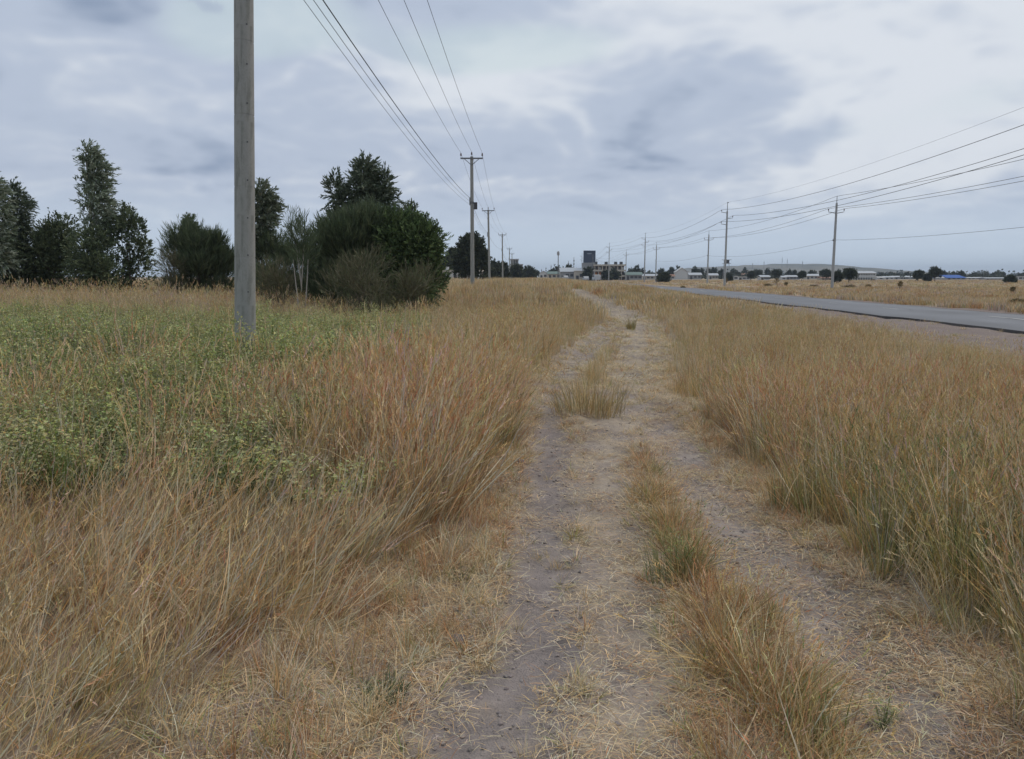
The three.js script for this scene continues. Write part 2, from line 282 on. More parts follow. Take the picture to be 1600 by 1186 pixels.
const short_ = new Scatter('short_grass', 'short trampled brown grass along the edges of the ruts', 'grass', V_(5, (i) => tuft(200 + i, 30, { rad: 0.2, min: 0.3, t0: 0.9, bend: 1.1, wid: 0.014, segs: 4, green: 0.05 })), grassMat);
const midG = new Scatter('meadow_grass', 'dry golden grass filling the middle distance on both sides', 'grass', V_(6, (i) => tuft(300 + i, 30, { rad: 0.24, min: 0.4, t0: 0.3, bend: 0.2 + 0.15 * i, wid: 0.012, segs: 3, seeds: 0.2, green: 0.03 })), grassMat);
const farG = new Scatter('distant_grass', 'distant pale grass on the open plain', 'grass', V_(5, (i) => tuft(400 + i, 34, { rad: 0.75, min: 0.45, t0: 0.3, bend: 0.5, wid: 0.045, segs: 2, green: 0.04 })), grassMat);
const weeds = new Scatter('flowering_weeds', 'green weeds with tiny pale flowers around the near concrete pole', 'weeds', V_(6, (i) => weed(500 + i)), greenMat);
const chaff = new Scatter('straw_litter', 'loose chopped straw strewn over the ruts', 'straw', [...V_(5, (i) => litter(600 + i, 46))], grassMat);
const chaffFar = new Scatter('distant_straw_litter', 'trodden straw covering the far stretch of the track', 'straw', V_(3, (i) => litter(650 + i, 30, 2.6)), grassMat);
const pick = (r, ...list) => { let q = r() * list.reduce((s, [w]) => s + Math.max(0, w), 0); for (const [w, c] of list) { q -= Math.max(0, w); if (q <= 0) return c; } return list[0][1]; };
const vary = (r, c, a = 0.3) => { const k = 1 + (r() - 0.5) * a; return [c[0] * k * (1 + (r() - 0.5) * 0.1), c[1] * k, c[2] * k * (1 + (r() - 0.5) * 0.1)]; };
const weedMask = (x, d) => ss(0.0, 0.08, -x / d - mix(0.2, 0.08, ss(8, 14, d)) + 0.06 * n2(x * 0.6, d * 0.6)) * ss(4.7, 5.6, d + 0.7 * n2(x * 0.6, 3 + d * 0.2)) * ss(25, 17, d) * ss(-0.5, -0.1, fbm(x * 0.4 + 2, d * 0.4, 2));
const bareMask = (x, d) => Math.max(Math.exp(-(((x + 2.75) / 0.75) ** 2 + ((d - 5.3) / 0.38) ** 2)), Math.exp(-(((x + 4.3) / 0.7) ** 2 + ((d - 5.1) / 0.45) ** 2)), Math.exp(-(((x - 3.05) / 0.35) ** 2 + ((d - 5.3) / 0.5) ** 2)) * 0.8);
{
  const r = rng(77);
  const inFrame = (x, d, m) => Math.abs(x) < 0.70 * d + m;
  // near: up to 9.5 m
  for (let d = 1.15; d < 9.5; d += 0.055) for (let x0 = -0.7 * d - 1.4; x0 < 0.7 * d + 1.4; x0 += 0.055) {
    const x = x0 + (r() - 0.5) * 0.06, dd = d + (r() - 0.5) * 0.06, q = rut(x, dd), w = 0.1 * n2(x * 2.3, dd * 2.3), e = q.e + w;
    if (e < 0.02) { if (e > -0.1 && r() < 0.06) short_.put(x, dd, 0.12, 0.16, r() * 7, r() * 7, r() * 0.7, vary(r, C.straw), r); continue; }
    const left = q.per[0] < 8.5 && q.side < 0 && q.id === 0 || q.id < 0 && x < 0;
    const hump = x > rutX(1, dd) && x < rutX(2, dd);
    const margin = hump ? 0.2 : left ? mix(0.85, 0.35, ss(3.5, 7, dd)) : q.id === 2 && q.side > 0 ? 0.34 : 0.5;
    const t = ss(margin * 0.5, margin * 1.5, e + 0.18 * n2(x * 1.1 + 5, dd * 1.1));
    const nz = fbm(x * 0.55, dd * 0.55 + 8, 3), nq = n2(x * 0.75 + 40, dd * 0.75), clump = ss(-0.5, 0.25, n2(x * 2.6, dd * 2.6 + 30));
    const bm = bareMask(x, dd);
    if (bm > 0.45 + 0.3 * r()) continue;
    if (hump && e > 0.04 && r() < 0.75 * (0.45 + 0.55 * clump)) { const h = (0.1 + 0.19 * ss(0.02, 0.3, e)) * (0.6 + 0.6 * r()) * (0.7 + 0.5 * clump); tall.put(x, dd, h, h * 1.6, r() * 7, r() * 7, 0.2 + 0.8 * r(), vary(r, pick(r, [2.4, C.straw], [1, C.pale], [2.4 + nz * 3, C.red], [2, C.gold], [1.4 - nz * 2, C.olive], [0.25, C.green]), 0.4), r); if (r() < 0.3) stalks.put(x, dd, h * 1.4, h * 1.4, r() * 7, r() * 7, 0.4 + 0.6 * r(), vary(r, pick(r, [2, C.pale], [2, C.gold], [1, C.red]), 0.4), r); continue; }
    if (t < 0.45 || hump) {
      if (r() < (hump ? 0.6 : 0.5)) { const h = (0.05 + (hump ? 0.24 * ss(0, 0.28, e) : 0.2 * ss(0, 0.5, e)) * clump) * (0.6 + 0.8 * r()); short_.put(x, dd, h + 0.05, 0.12 + 0.16 * r(), r() * 7, r() * 7, r() * 0.5, vary(r, pick(r, [3, C.straw], [2, C.pale], [2.2 + nz * 3 + (left ? 2.2 * ss(3.2, 4.2, dd) : q.id === 2 ? 2.4 : 0), C.red], [0.7 - nz, C.olive], [1, C.pink])), r); }
      continue;
    }
    const wm = x < 0 ? weedMask(x, dd) : 0;
    if (wm > 0.2 && r() < 0.012) stalks.put(x, dd, 0.6 + 0.3 * r(), 0.6, r() * 7, r() * 7, 0.5 * r(), vary(r, C.pale), r);
    if (wm > 0.3 && r() < 0.085 * wm) weeds.put(x, dd, (0.45 + 0.45 * r()) * mix(0.85, 1.15, ss(5.5, 8.5, dd)), 0.55 + 0.35 * r(), r() * 7, r() * 7, r() * 0.25, vary(r, r() < 0.78 ? C.weed : C.dull, 0.4), r);
    if (r() > 0.22 + 0.45 * clump || r() < wm * 0.93) continue;
    const rightGreen = x > 0 ? 0.6 * ss(2.4, 1.0, Math.abs(x - 2.9)) * ss(2.6, 1, Math.abs(dd - 4.6)) + 1.3 * Math.exp(-(((x - 2.0) / 0.45) ** 2 + ((dd - 4.15) / 0.5) ** 2)) : 0;
    const side = x > 0 ? 0.74 : mix(0.86, 1, ss(3.5, 6, dd)), h = (0.22 + 0.4 * t + 0.2 * nz) * side * mix(1, 0.58, ss(0.14, 0.28, -x / dd) * ss(6, 4.6, dd)) * (0.6 + 0.6 * r()) * (0.7 + 0.35 * clump);
    const leanAz = x < 0 ? Math.PI / 2 + (r() - 0.5) * 2.4 : -Math.PI / 2 * 0.5 + (r() - 0.5) * 2.2, lean = x < 0 ? (0.1 + 0.5 * r() * ss(7, 3, dd) + 0.12) : 0.05 + 0.3 * r();
    const nearL = x < 0 ? ss(6.2, 4.2, dd) : 0;
    if (r() < 0.4 + 0.35 * nearL) stalks.put(x, dd, h * 1.35 + 0.08 + 0.22 * nearL * r(), h * 1.35 + 0.08 + 0.22 * nearL * r(), r() * 7, x < 0 ? Math.PI / 2 - 0.25 + (r() - 0.5) * mix(1.6, 2.0, nearL) : -Math.PI / 2 * 0.6 + (r() - 0.5) * 3, (x < 0 ? mix(0.15, 0.3, nearL) + 0.75 * r() * ss(7, 3.5, dd) : 0.1 + 0.5 * r()), vary(r, pick(r, [3, C.pale], [2, C.straw], [1, C.pink], [0.7, C.gold]), 0.4), r);
    if (r() < 0.45 * nearL) continue;
    tall.put(x, dd, h * 1.12, h * 1.12 * (0.9 + 0.4 * r()), r() * 7, leanAz, lean, vary(r, pick(r, [3.2, C.straw], [1.7 - nq, C.pale], [1.4 + nz * 6, C.red], [1.5 + nq, C.gold], [0.3 + nq * 1.8 + rightGreen * 6, C.olive], [rightGreen * 2.2 + 0.08, C.green], [1, C.pink])), r);
  }
  // weeds further back round the pole
  for (let d = 9.5; d < 25; d += 0.2) for (let x0 = -0.72 * d - 2; x0 < -0.06 * d - 1; x0 += 0.2) { const x = x0 + (r() - 0.5) * 0.2, dd = d + (r() - 0.5) * 0.2, wm = weedMask(x, dd); if (wm > 0.25 && r() < 0.9 * wm) weeds.put(x, dd, (0.62 + 0.5 * r()) * mix(1, 0.75, ss(11, 16, dd)) * (1 + 0.3 * n2(x * 0.7, dd * 0.7)), 0.65 + 0.4 * r(), r() * 7, r() * 7, r() * 0.2, vary(r, r() < 0.7 ? C.weed : C.dull, 0.4), r); }
  for (let k = 0; k < 46; k++) { const x = -4.9 + 2.4 * r(), d = 9.6 + 1.2 * r(); weeds.put(x, d, 0.85 + 0.3 * r(), 0.75 + 0.2 * r(), r() * 7, r() * 7, r() * 0.2, vary(r, C.weed, 0.4), r); }
  // middle: 9.5 to 30 m
  for (let d = 9.5; d < 30; d += 0.13) for (let x0 = -0.7 * d - 2; x0 < Math.min(0.7 * d + 2, 14.4); x0 += 0.13) {
    const x = x0 + (r() - 0.5) * 0.14, dd = d + (r() - 0.5) * 0.14, q = rut(x, dd), e = q.e + 0.12 * n2(x * 1.6, dd * 1.6);
    if (e < 0.3 && e > -0.25 && r() < 0.3 + 0.3 * n2(x * 1.2, dd * 1.2)) short_.put(x, dd, 0.07 + 0.12 * r(), 0.2 + 0.2 * r(), r() * 7, r() * 7, 0.5 * r(), vary(r, pick(r, [3, C.straw], [2, C.pale], [1.5, C.red], [1, C.olive], [1, C.gold]), 0.4), r);
    if (e < 0.06) continue;
    const sh = roadX(dd) - 3.5 - x, shw = mix(4.9, 3.5, ss(14, 34, dd)) + 0.9 * n2(dd * 0.2, 5) + 0.5 * n2(dd, x); if (sh < shw - 1 && r() > 0.4 * ss(1.2, 3.2, sh)) continue;
    const nz = fbm(x * 0.3, dd * 0.3 + 8, 3), clump = ss(-0.6, 0.2, n2(x * 1.3, dd * 1.3 + 30)), t = ss(0.05, 0.8, e + 0.15 * n2(x, dd)) * mix(0.12, 1, ss(shw - 1.0, shw + 1.8, sh));
    if (r() > (dd < 18 ? 0.8 : 0.62) * (0.5 + 0.5 * clump)) continue;
    const wm = x < 0 ? weedMask(x, dd) : 0; if (r() < wm * 0.93) continue;
    const far = ss(18, 26, dd) * ss(-4, -7, x);
    const h = (0.06 + 0.5 * t + 0.24 * nz * t + 0.12 * far) * (x > 1.5 ? 0.72 : 1) * (0.65 + 0.55 * r()) + (x > rutX(0, dd) && x < rutX(1, dd) && dd < 17 ? 0.2 * ss(0.02, 0.3, e) : 0);
    const leftGreen = ss(-1.8, -3.5, x) * ss(28, 18, dd);
    midG.put(x, dd, h * 1.15, h * 1.05, r() * 7, r() * 7, 0.05 + 0.2 * r(), vary(r, pick(r, [4, C.straw], [2.2, C.pale], [0.8 + nz * 5, C.red], [2, C.gold], [0.7 + 2.2 * n2(x * 0.35 + 9, dd * 0.35) + leftGreen * 4, C.olive], [leftGreen * 1.2, C.green], [0.5 + far * 3, C.pink], [0.8, C.pale])), r);
  }
  for (let d = 8; d < 60; d += 0.3) for (let k = 0; k < 16; k++) { const x = roadX(d) - 3.6 - 7.5 * r(), dd = d + 0.3 * r(), n = n2(x * 0.6, dd * 0.35 + 70); if (n > -0.15 && r() < 0.75) chaffFar.put(x, dd, 0.6, 0.7 + 0.5 * r(), r() * 7, 0, 0, vary(r, pick(r, [2, C.straw], [1, C.pink])), r); if (n > 0.25 && r() < 0.35) short_.put(x, dd, 0.1 + 0.1 * r(), 0.3, r() * 7, r() * 7, 0.3 * r(), vary(r, pick(r, [2, C.straw], [1, C.gold], [1, C.olive])), r); }
  // far: 30 to 95 m, then ever sparser out on the plain
  const ring = (d0, d1, step, size, keep) => { for (let d = d0; d < d1; d += step) for (let x0 = -0.72 * d - 3; x0 < 0.72 * d + 3; x0 += step) {
    const x = x0 + (r() - 0.5) * step, dd = d + (r() - 0.5) * step, q = roadX(dd) - x; if (Math.abs(q) < 4.3 || (q > 0 && q < 6.4 + 0.9 * n2(dd * 0.12, 5))) continue;
    if (dd < 75 && rut(x, dd).e < 0.35) continue;
    const nz = fbm(x * 0.09, dd * 0.09, 3); if (r() > keep) continue;
    const right = q < 0, h = (right ? 0.36 : q < 14 ? 0.4 : 0.66) * (0.65 + 0.6 * r()) * (1 + nz * 0.7) + (x < -5 && dd < 45 ? 0.12 : 0);
    farG.put(x, dd, h, size * (0.75 + 0.4 * r()), r() * 7, r() * 7, 0.15 * r(), vary(r, pick(r, [4, C.straw], [2 - (right ? 1 : 0), C.pale], [1.2 + nz * 2 + (right ? 1 : 0), C.red], [2, C.gold], [0.5, C.olive], [1 + (right ? 2 : 0), C.pink])), r);
  } };
  ring(30, 60, 0.42, 0.62, 0.9); ring(60, 110, 0.8, 0.85, 0.85); ring(110, 330, 2.2, 1.2, 0.6);
  // straw litter on and beside the ruts
  for (let d = 1.3; d < 15; d += 0.062) for (let x0 = -2.2; x0 < 4.6; x0 += 0.062) {
    const x = x0 + (r() - 0.5) * 0.08, dd = d + (r() - 0.5) * 0.08, q = rut(x, dd); if (q.e > 1.3) continue;
    const n = n2(x * 1.9, dd * 1.4 + 50) * 0.5 + 0.25 * n2(x * 5, dd * 5);
    const pr = q.id === 0 ? mix(0.045, 0.8, ss(-0.04, 0.16, q.e + 0.26 * n)) : q.id === 1 ? mix(0.22 + 0.7 * n, 0.75, ss(-0.08, 0.1, q.e)) : mix(clamp(0.3 + 1.1 * n), 0.85, ss(-0.12, 0.08, q.e + 0.2 * n));
    if (r() < pr * ss(1.3, 0.5, q.e)) chaff.put(x, dd, 1, 0.8 + 0.5 * r(), r() * 7, 0, 0, vary(r, pick(r, [3, C.pale], [3, C.straw], [1, C.red], [0.8, C.pink])), r);
  }
  for (let d = 12; d < 55; d += 0.2) for (let x0 = -1; x0 < 8; x0 += 0.2) { const x = x0 + (r() - 0.5) * 0.2, dd = d + (r() - 0.5) * 0.2, q = rut(x, dd); if (q.e < 0.5 && r() < (q.id === 0 ? 0.35 : 0.6)) chaffFar.put(x, dd, 1, 0.9 + 0.4 * r(), r() * 7, 0, 0, vary(r, pick(r, [3, C.pale], [2, C.straw])), r); }
}
console.log('grass', stalks.build(), tall.build(), short_.build(), midG.build(), farG.build(), weeds.build(), chaff.build(), chaffFar.build());
{ // crumbs and clods of soil on the ruts
  const r = rng(31), list = V_(4, (k) => { const g = new THREE.IcosahedronGeometry(1, 1), p = g.attributes.position; for (let i = 0; i < p.count; i++) { const x = p.getX(i), y = p.getY(i), z = p.getZ(i), s = 1 + 0.32 * n3(x * 1.3 + k * 9, y * 1.3, z * 1.3); p.setXYZ(i, x * s, y * s * 0.7, z * s); } const c = new Float32Array(p.count * 3).fill(1); g.setAttribute('color', new THREE.BufferAttribute(c, 3)); g.computeVertexNormals(); return g; });
  const clods = new Scatter('soil_crumbs', 'crumbs and small clods of grey soil lying in the ruts', 'soil', list, new THREE.MeshStandardMaterial({ vertexColors: true, roughness: 1 }));
  for (let k = 0; k < 26000; k++) { const d = 1.4 + 9 * Math.pow(r(), 1.4), x = -1.2 + 5 * r(), q = rut(x, d); if (q.e > 0.25 || q.id === 1 && r() < 0.6) continue; const s = 0.0018 + 0.009 * Math.pow(r(), 5); clods.put(x, d, s, s * (0.9 + 0.5 * r()), r() * 7, 0, 0, vary(r, V.soil, 0.5), r, groundH(x, d) + s * 0.25); }
  clods.build();
  for (const [px, py, s, label] of [[715, 1003, 0.042, 'lumpy grey soil clod at the left edge of the bare rut'], [735, 999, 0.028, 'smaller soil clod just right of the lumpy clod by the bare rut'], [812, 722, 0.05, 'dark soil lump on the left edge of the rut']]) { const [x, d] = hit(px, py); const m = mesh('soil_clod', list[Math.floor(r() * 4)], std(0.17, 0.14, 0.135, 1)); m.position.set(x, groundH(x, d) + s * 0.4, -d); m.scale.setScalar(s); m.rotation.y = r() * 6; tag(m, label, 'clod', 'clods of soil by the rut'); }
}
// single plants that stand out along the track
function plant(name, px, py, geo, mat, color, h, wide, label, category) { const [x, d] = hit(px, py), m = mesh(name, geo, mat.clone()); m.material.color.setRGB(...color); m.position.set(x, groundH(x, d) - 0.01, -d); m.scale.set(wide, h, wide); return tag(m, label, category); }
plant('green_grass_clump', 605, 1092, tuft(901, 150, { rad: 0.5, min: 0.35, t0: 0.7, bend: 0.9, wid: 0.03, segs: 4 }), greenMat, [0.115, 0.16, 0.075], 0.15, 0.15, 'small dark green grass clump left of the bare rut', 'grass clump');
plant('green_grass_clump', 748, 968, tuft(902, 60, { rad: 0.5, min: 0.3, t0: 0.7, bend: 0.9, wid: 0.035, segs: 4 }), greenMat, [0.26, 0.27, 0.1], 0.09, 0.09, 'tiny yellow-green grass clump at the left rim of the rut', 'grass clump');
plant('green_grass_clump', 720, 905, tuft(905, 90, { rad: 0.5, min: 0.3, t0: 0.7, bend: 0.9, wid: 0.03, segs: 4 }), greenMat, [0.24, 0.24, 0.1], 0.13, 0.15, 'low olive grass clump beside the trampled straw', 'grass clump');
plant('flowering_weed', 1058, 905, mergeGeometries([weed(911, { branches: 22, n: 30, leaf: 0.6 }), tuft(914, 260, { rad: 0.45, min: 0.3, t0: 0.35, bend: 0.5, wid: 0.011, segs: 3, seeds: 0.35 })]), greenMat, [0.25, 0.27, 0.13], 0.34, 0.38, 'muted green feathery weed clump growing between the two ruts', 'weed');
plant('flowering_weed', 1380, 1120, weed(912, { branches: 16 }), greenMat, [0.3, 0.33, 0.19], 0.18, 0.26, 'low pale green weed at the right end of the trampled strip', 'weed');
plant('dry_tuft', 985, 512, tuft(903, 60, { rad: 0.3, min: 0.4, t0: 0.3, bend: 0.4, wid: 0.035, segs: 3, seeds: 0.4 }), grassMat, [0.34, 0.28, 0.13], 0.5, 0.6, 'upright olive tuft standing alone in the far bend of the track', 'grass clump');
plant('dry_tuft', 920, 640, tuft(904, 420, { rad: 0.75, min: 0.25, t0: 0.5, bend: 0.7, wid: 0.011, segs: 4, seeds: 0.2 }), grassMat, [0.46, 0.36, 0.19], 0.62, 0.6, 'bushy straw tuft standing between the two ruts', 'grass clump');
// ---------------------------------------------------------------- utility poles
const concreteTex = noiseTexture(512, (() => { const f = tile((u, v) => 0.5 + 0.5 * (0.4 * n2(u * 6, v * 6) + 0.3 * n2(u * 22, v * 22) + 0.3 * n2(u * 90, v * 90))); return (u, v) => { const g = f(u, v), st = ss(0.15, 0.7, n2(u * 5 + 3, v * 1.3)) * 0.22 + (n2(u * 26, v * 2.2) > 0.66 ? 0.12 : 0) + (n2(u * 60, v * 60 + 5) > 0.78 ? 0.2 : 0), s = 0.78 + 0.42 * g - st; return [s, s * (1 + 0.06 * st), s * 0.975]; }; })());
const concrete = new THREE.MeshStandardMaterial({ map: concreteTex, roughness: 0.93 }); concrete.color.setRGB(0.3, 0.3, 0.288);
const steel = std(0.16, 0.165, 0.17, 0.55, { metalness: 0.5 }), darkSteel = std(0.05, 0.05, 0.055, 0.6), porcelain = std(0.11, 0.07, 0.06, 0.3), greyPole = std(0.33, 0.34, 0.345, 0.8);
function shaftGeo(r0, r1, h, grooves) { // tapered round pole with shallow mould joints every metre
  const pts = [[0.001, 0], [r0, 0]], step = grooves ? 1 : h;
  if (grooves) for (let y = step; y < h - 0.3; y += step) { const q = mix(r0, r1, y / h); pts.push([q, y - 0.009], [q - 0.005, y - 0.003], [q - 0.005, y + 0.003], [q, y + 0.009]); }
  pts.push([r1, h - 0.01], [r1 - 0.01, h], [0.001, h]);
  const g = new THREE.LatheGeometry(pts.map(([a, b]) => new THREE.Vector2(a, b)), 20), p = g.attributes.position, uv = g.attributes.uv; for (let i = 0; i < p.count; i++) uv.setXY(i, uv.getX(i) * 1.0, p.getY(i) / 1.3); return g;
}
const pinGeo = (() => { const g = new THREE.LatheGeometry([[0.012, 0], [0.012, 0.1], [0.05, 0.11], [0.055, 0.15], [0.035, 0.17], [0.045, 0.2], [0.03, 0.25], [0.001, 0.26]].map(([a, b]) => new THREE.Vector2(a, b)), 10); return g; })();
const leftPoles = [];
function leftPole(px, py, d, label, o = {}) {
  const base = at(px, py, d), y0 = groundH(base.x, d) - 0.05, h = 10.15 - y0, t = thing('utility_pole', label, 'utility pole', [base.x, y0, -d], 'poles of the line on the left');
  const sh = mesh('shaft', shaftGeo(0.153, 0.112, h, !!o.near), concrete, t);
  const arm = mesh('crossarm', box(1.6, 0.1, 0.07, 0, h - 0.14, 0.12), steel, t);
  for (const s of [-1, 1]) { const G = new Geo(); limb(G, [s * 0.52, h - 0.18, 0.13], [0, h - 0.62, 0.12], 0.022, 0.022, 4, 1); mesh('brace', G.build(true), steel, t); }
  for (const x of [-0.76, 0, 0.76]) { const m = mesh('insulator', pinGeo, porcelain, t); m.position.set(x, x ? h - 0.09 : h, x ? 0.12 : 0); m.scale.setScalar(1.25); }
  const br = mesh('low_bracket', mergeGeometries([box(0.06, 0.55, 0.06, -0.16, 7.02 - y0, 0.02), box(0.14, 0.04, 0.05, -0.12, 7.24 - y0, 0.02), box(0.14, 0.04, 0.05, -0.12, 6.8 - y0, 0.02)]), steel, t);
  if (o.near) for (let k = 0; k < 15; k++) { const y = 1.5 + k * 0.53, r = mix(0.153, 0.112, y / h), g = new THREE.CylinderGeometry(0.011, 0.011, 0.02, 8).rotateX(Math.PI / 2), m = mesh('painted_step_hole', g, darkSteel, t), a = 0.62; m.position.set(Math.sin(a) * (r - 0.006), y, Math.cos(a) * (r - 0.006)); m.rotation.y = a; }  // dark plugs on the surface: the shade inside open step holes, put into colour
  if (o.box) { mesh('junction_box', new RoundedBoxGeometry(0.24, 0.5, 0.2, 2, 0.02).translate(0.26, 6.7 - y0, 0.02), darkSteel, t); mesh('clamp_band', new THREE.CylinderGeometry(0.135, 0.135, 0.16, 16, 1, true).translate(0, 6.92 - y0, 0), steel, t); }
  if (o.lean) t.rotation.z = -o.lean;
  const top = (x, y, z) => t.localToWorld(new THREE.Vector3(x, y - y0, z)); t.updateMatrixWorld(true);
  leftPoles.push({ hv: [-0.76, 0, 0.76].map((x) => top(x, 10.15 + (x ? 0.23 : 0.32), x ? 0.12 : 0)), lv: [top(-0.17, 7.26, 0.02), top(-0.19, 7.05, 0.02), top(-0.17, 6.8, 0.02)] });
}
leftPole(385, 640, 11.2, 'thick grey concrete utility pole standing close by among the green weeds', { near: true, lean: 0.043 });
leftPole(738.5, 455, 55.7, 'grey utility pole with crossarm and small black box, right of the big bush', { box: true });
leftPole(765, 447, 99, 'grey utility pole, third in the left line, with wide crossarm', { lean: -0.015 });
leftPole(785.5, 441, 156, 'thin utility pole, fourth in the left line, before the far dark trees', { lean: -0.008 });
leftPole(796, 437, 234, 'small distant utility pole, last but one in the left line');
leftPole(800, 436, 285, 'smallest and farthest utility pole in the left line');
function wire(name, label, pts, sag, rad, group, mat = darkSteel) {
  const all = []; for (let i = 0; i + 1 < pts.length; i++) { const a = pts[i], b = pts[i + 1], L = a.distanceTo(b), n = 16; for (let k = 0; k < n; k++) { const t = k / n, p = a.clone().lerp(b, t); p.y -= 4 * sag * (L / 50) ** 2 * t * (1 - t); all.push(p); } } all.push(pts[pts.length - 1].clone());
  const c = new THREE.CatmullRomCurve3(all, false, 'catmullrom', 0.5); return tag(mesh(name, new THREE.TubeGeometry(c, all.length * 2, rad, 5), mat), label, 'cable', group);
}
['left', 'middle', 'right'].forEach((w, k) => wire('power_cable', w + ' one of the three bare wires on the crossarms of the left poles', leftPoles.map((p) => p.hv[k]), 0.5, 0.0085, 'wires of the left line'));
['uppermost', 'middle', 'lowest'].forEach((w, k) => wire('service_cable', w + ' cable of the bundle below the crossarms of the left poles', leftPoles.slice(0, k === 0 ? 5 : 3).map((p) => p.lv[k]), 0.5 + 0.06 * k, [0.013, 0.007, 0.006][k], 'cables of the left line'));

const tallPts = [], shortPts = [];
function armGeo(s, L, y, up) { const G = new Geo(); limb(G, [s * 0.1, y, 0], [s * L, y + up, 0], 0.055, 0.04, 6, 1); return G.build(true); }
function tallPole(x, d, label) {
  const y0 = groundH(x, d) - 0.05, t = thing('power_pole', label, 'power pole', [x, y0, -d], 'tall poles beyond the road');
  mesh('shaft', shaftGeo(0.2, 0.13, 12.6), greyPole, t); mesh('top_pipe', new THREE.CylinderGeometry(0.045, 0.06, 1.6, 8).translate(0, 13.3, 0), steel, t); mesh('peak_pin', box(0.22, 0.12, 0.1, 0.08, 14.0, 0), steel, t);
  const spots = [[-0.95, 12.3], [0.95, 11.35], [-0.95, 10.35]];
  for (const [ax, ay] of spots) { mesh('bracket_arm', armGeo(Math.sign(ax), Math.abs(ax), ay, 0.12), steel, t); const m = mesh('insulator', pinGeo, porcelain, t); m.position.set(ax, ay + 0.12, 0); m.scale.setScalar(1.6); }
  tallPts.push([[0, 14.05], ...spots.map(([a, b]) => [a, b + 0.5])].map(([a, b]) => new THREE.Vector3(x + a, y0 + b, -d))); return t;
}
function shortPole(x, d, label) {
  const y0 = groundH(x, d) - 0.05, t = thing('distribution_pole', label, 'power pole', [x, y0, -d], 'shorter poles beyond the road');
  mesh('shaft', shaftGeo(0.19, 0.125, 10.9), greyPole, t); mesh('top_pipe', new THREE.CylinderGeometry(0.035, 0.045, 0.95, 8).translate(0, 11.3, 0), steel, t);
  for (const s of [-1, 1]) { mesh('bracket_arm', armGeo(s, 0.98, 9.65, 0.16), steel, t); const m = mesh('insulator', pinGeo, porcelain, t); m.position.set(s * 0.98, 9.83, 0); m.scale.setScalar(1.5); }
  mesh('cable_clamp', box(0.12, 0.2, 0.12, -0.18, 6.3, 0), steel, t);
  shortPts.push([[0, 11.75], [-0.98, 10.2], [0.98, 10.2], [-0.24, 6.3]].map(([a, b]) => new THREE.Vector3(x + a, y0 + b, -d))); return t;
}
tallPole(33.5, 26, 'tall power pole beyond the road nearest the camera, outside the right edge');
tallPole(36.3, 130, 'tall power pole with three staggered arms beside the raised tank');
tallPole(38.4, 221, 'tall power pole with staggered arms left of the round dark bush');
tallPole(36.2, 285, 'tall power pole with staggered arms standing before the orange building');
tallPole(37.5, 410, 'farthest tall power pole, left of the dark billboard');
shortPole(41.5, 34, 'shorter power pole beyond the road nearest the camera, outside the right edge');
shortPole(40.8, 97, 'large power pole with two short raised arms at the right');
shortPole(43.6, 170, 'power pole with two short arms left of the raised tank');
shortPole(43.0, 228, 'thin power pole with two arms just right of the round dark bush');
shortPole(43.6, 292, 'thin power pole with two arms at the right end of the orange building');
shortPole(44.4, 400, 'farthest thin power pole, behind the orange building');
['peak', 'upper left', 'right', 'lower left'].forEach((w, k) => wire('overhead_cable', w + ' wire of the tall power poles with staggered arms', tallPts.map((p) => p[k]), k ? 0.42 : 0.34, k ? 0.022 : 0.009, 'wires of the tall poles'));
['top', 'left', 'right'].forEach((w, k) => wire('distribution_cable', w + ' wire of the shorter power poles with two arms', shortPts.map((p) => p[k]), 0.42, 0.02, 'wires of the shorter poles'));
wire('low_cable', 'low slack cable hung halfway up the shorter power poles', shortPts.slice(0, 4).map((p) => p[3]), 0.42, 0.015);

// ---------------------------------------------------------------- trees and bushes
const barkTex = noiseTexture(256, (() => { const f = tile((u, v) => 0.5 + 0.5 * (0.6 * n2(u * 18, v * 5) + 0.4 * n2(u * 50, v * 30))); return (u, v) => { const s = 0.6 + 0.5 * f(u, v); return [s, s, s]; }; })());
const barkDark = std(0.12, 0.095, 0.075, 0.95), barkPale = std(0.36, 0.33, 0.29, 0.9);
const crownMat = new THREE.MeshPhysicalMaterial({ vertexColors: true, roughness: 0.7, specularIntensity: 0.4, transmission: 0.25, thickness: 0, side: THREE.DoubleSide });
const twigMat = new THREE.MeshStandardMaterial({ vertexColors: true, roughness: 0.95, side: THREE.DoubleSide });
const TW = [0.1, 0.085, 0.06];
function leaf(G, x, y, z, dx, dy, dz, L, w, r, col) { // folded diamond
  let ux = dy * (r() - 0.5) - dz * (r() - 0.5) + (r() - 0.5) * 0.6, uy = dz * (r() - 0.5) - dx * (r() - 0.5), uz = dx * (r() - 0.5) - dy * (r() - 0.5) + (r() - 0.5) * 0.6; const q = ux * dx + uy * dy + uz * dz; ux -= q * dx; uy -= q * dy; uz -= q * dz; const k = w * 0.5 / (Math.hypot(ux, uy, uz) + 1e-6); ux *= k; uy *= k; uz *= k;
  const m = 0.45 * L, a = G.v(x, y, z, col), b = G.v(x + dx * m + ux, y + dy * m + uy, z + dz * m + uz, col), c = G.v(x + dx * L, y + dy * L, z + dz * L, col), d = G.v(x + dx * m - ux, y + dy * m - uy, z + dz * m - uz, col); G.i.push(a, b, c, a, c, d);
}
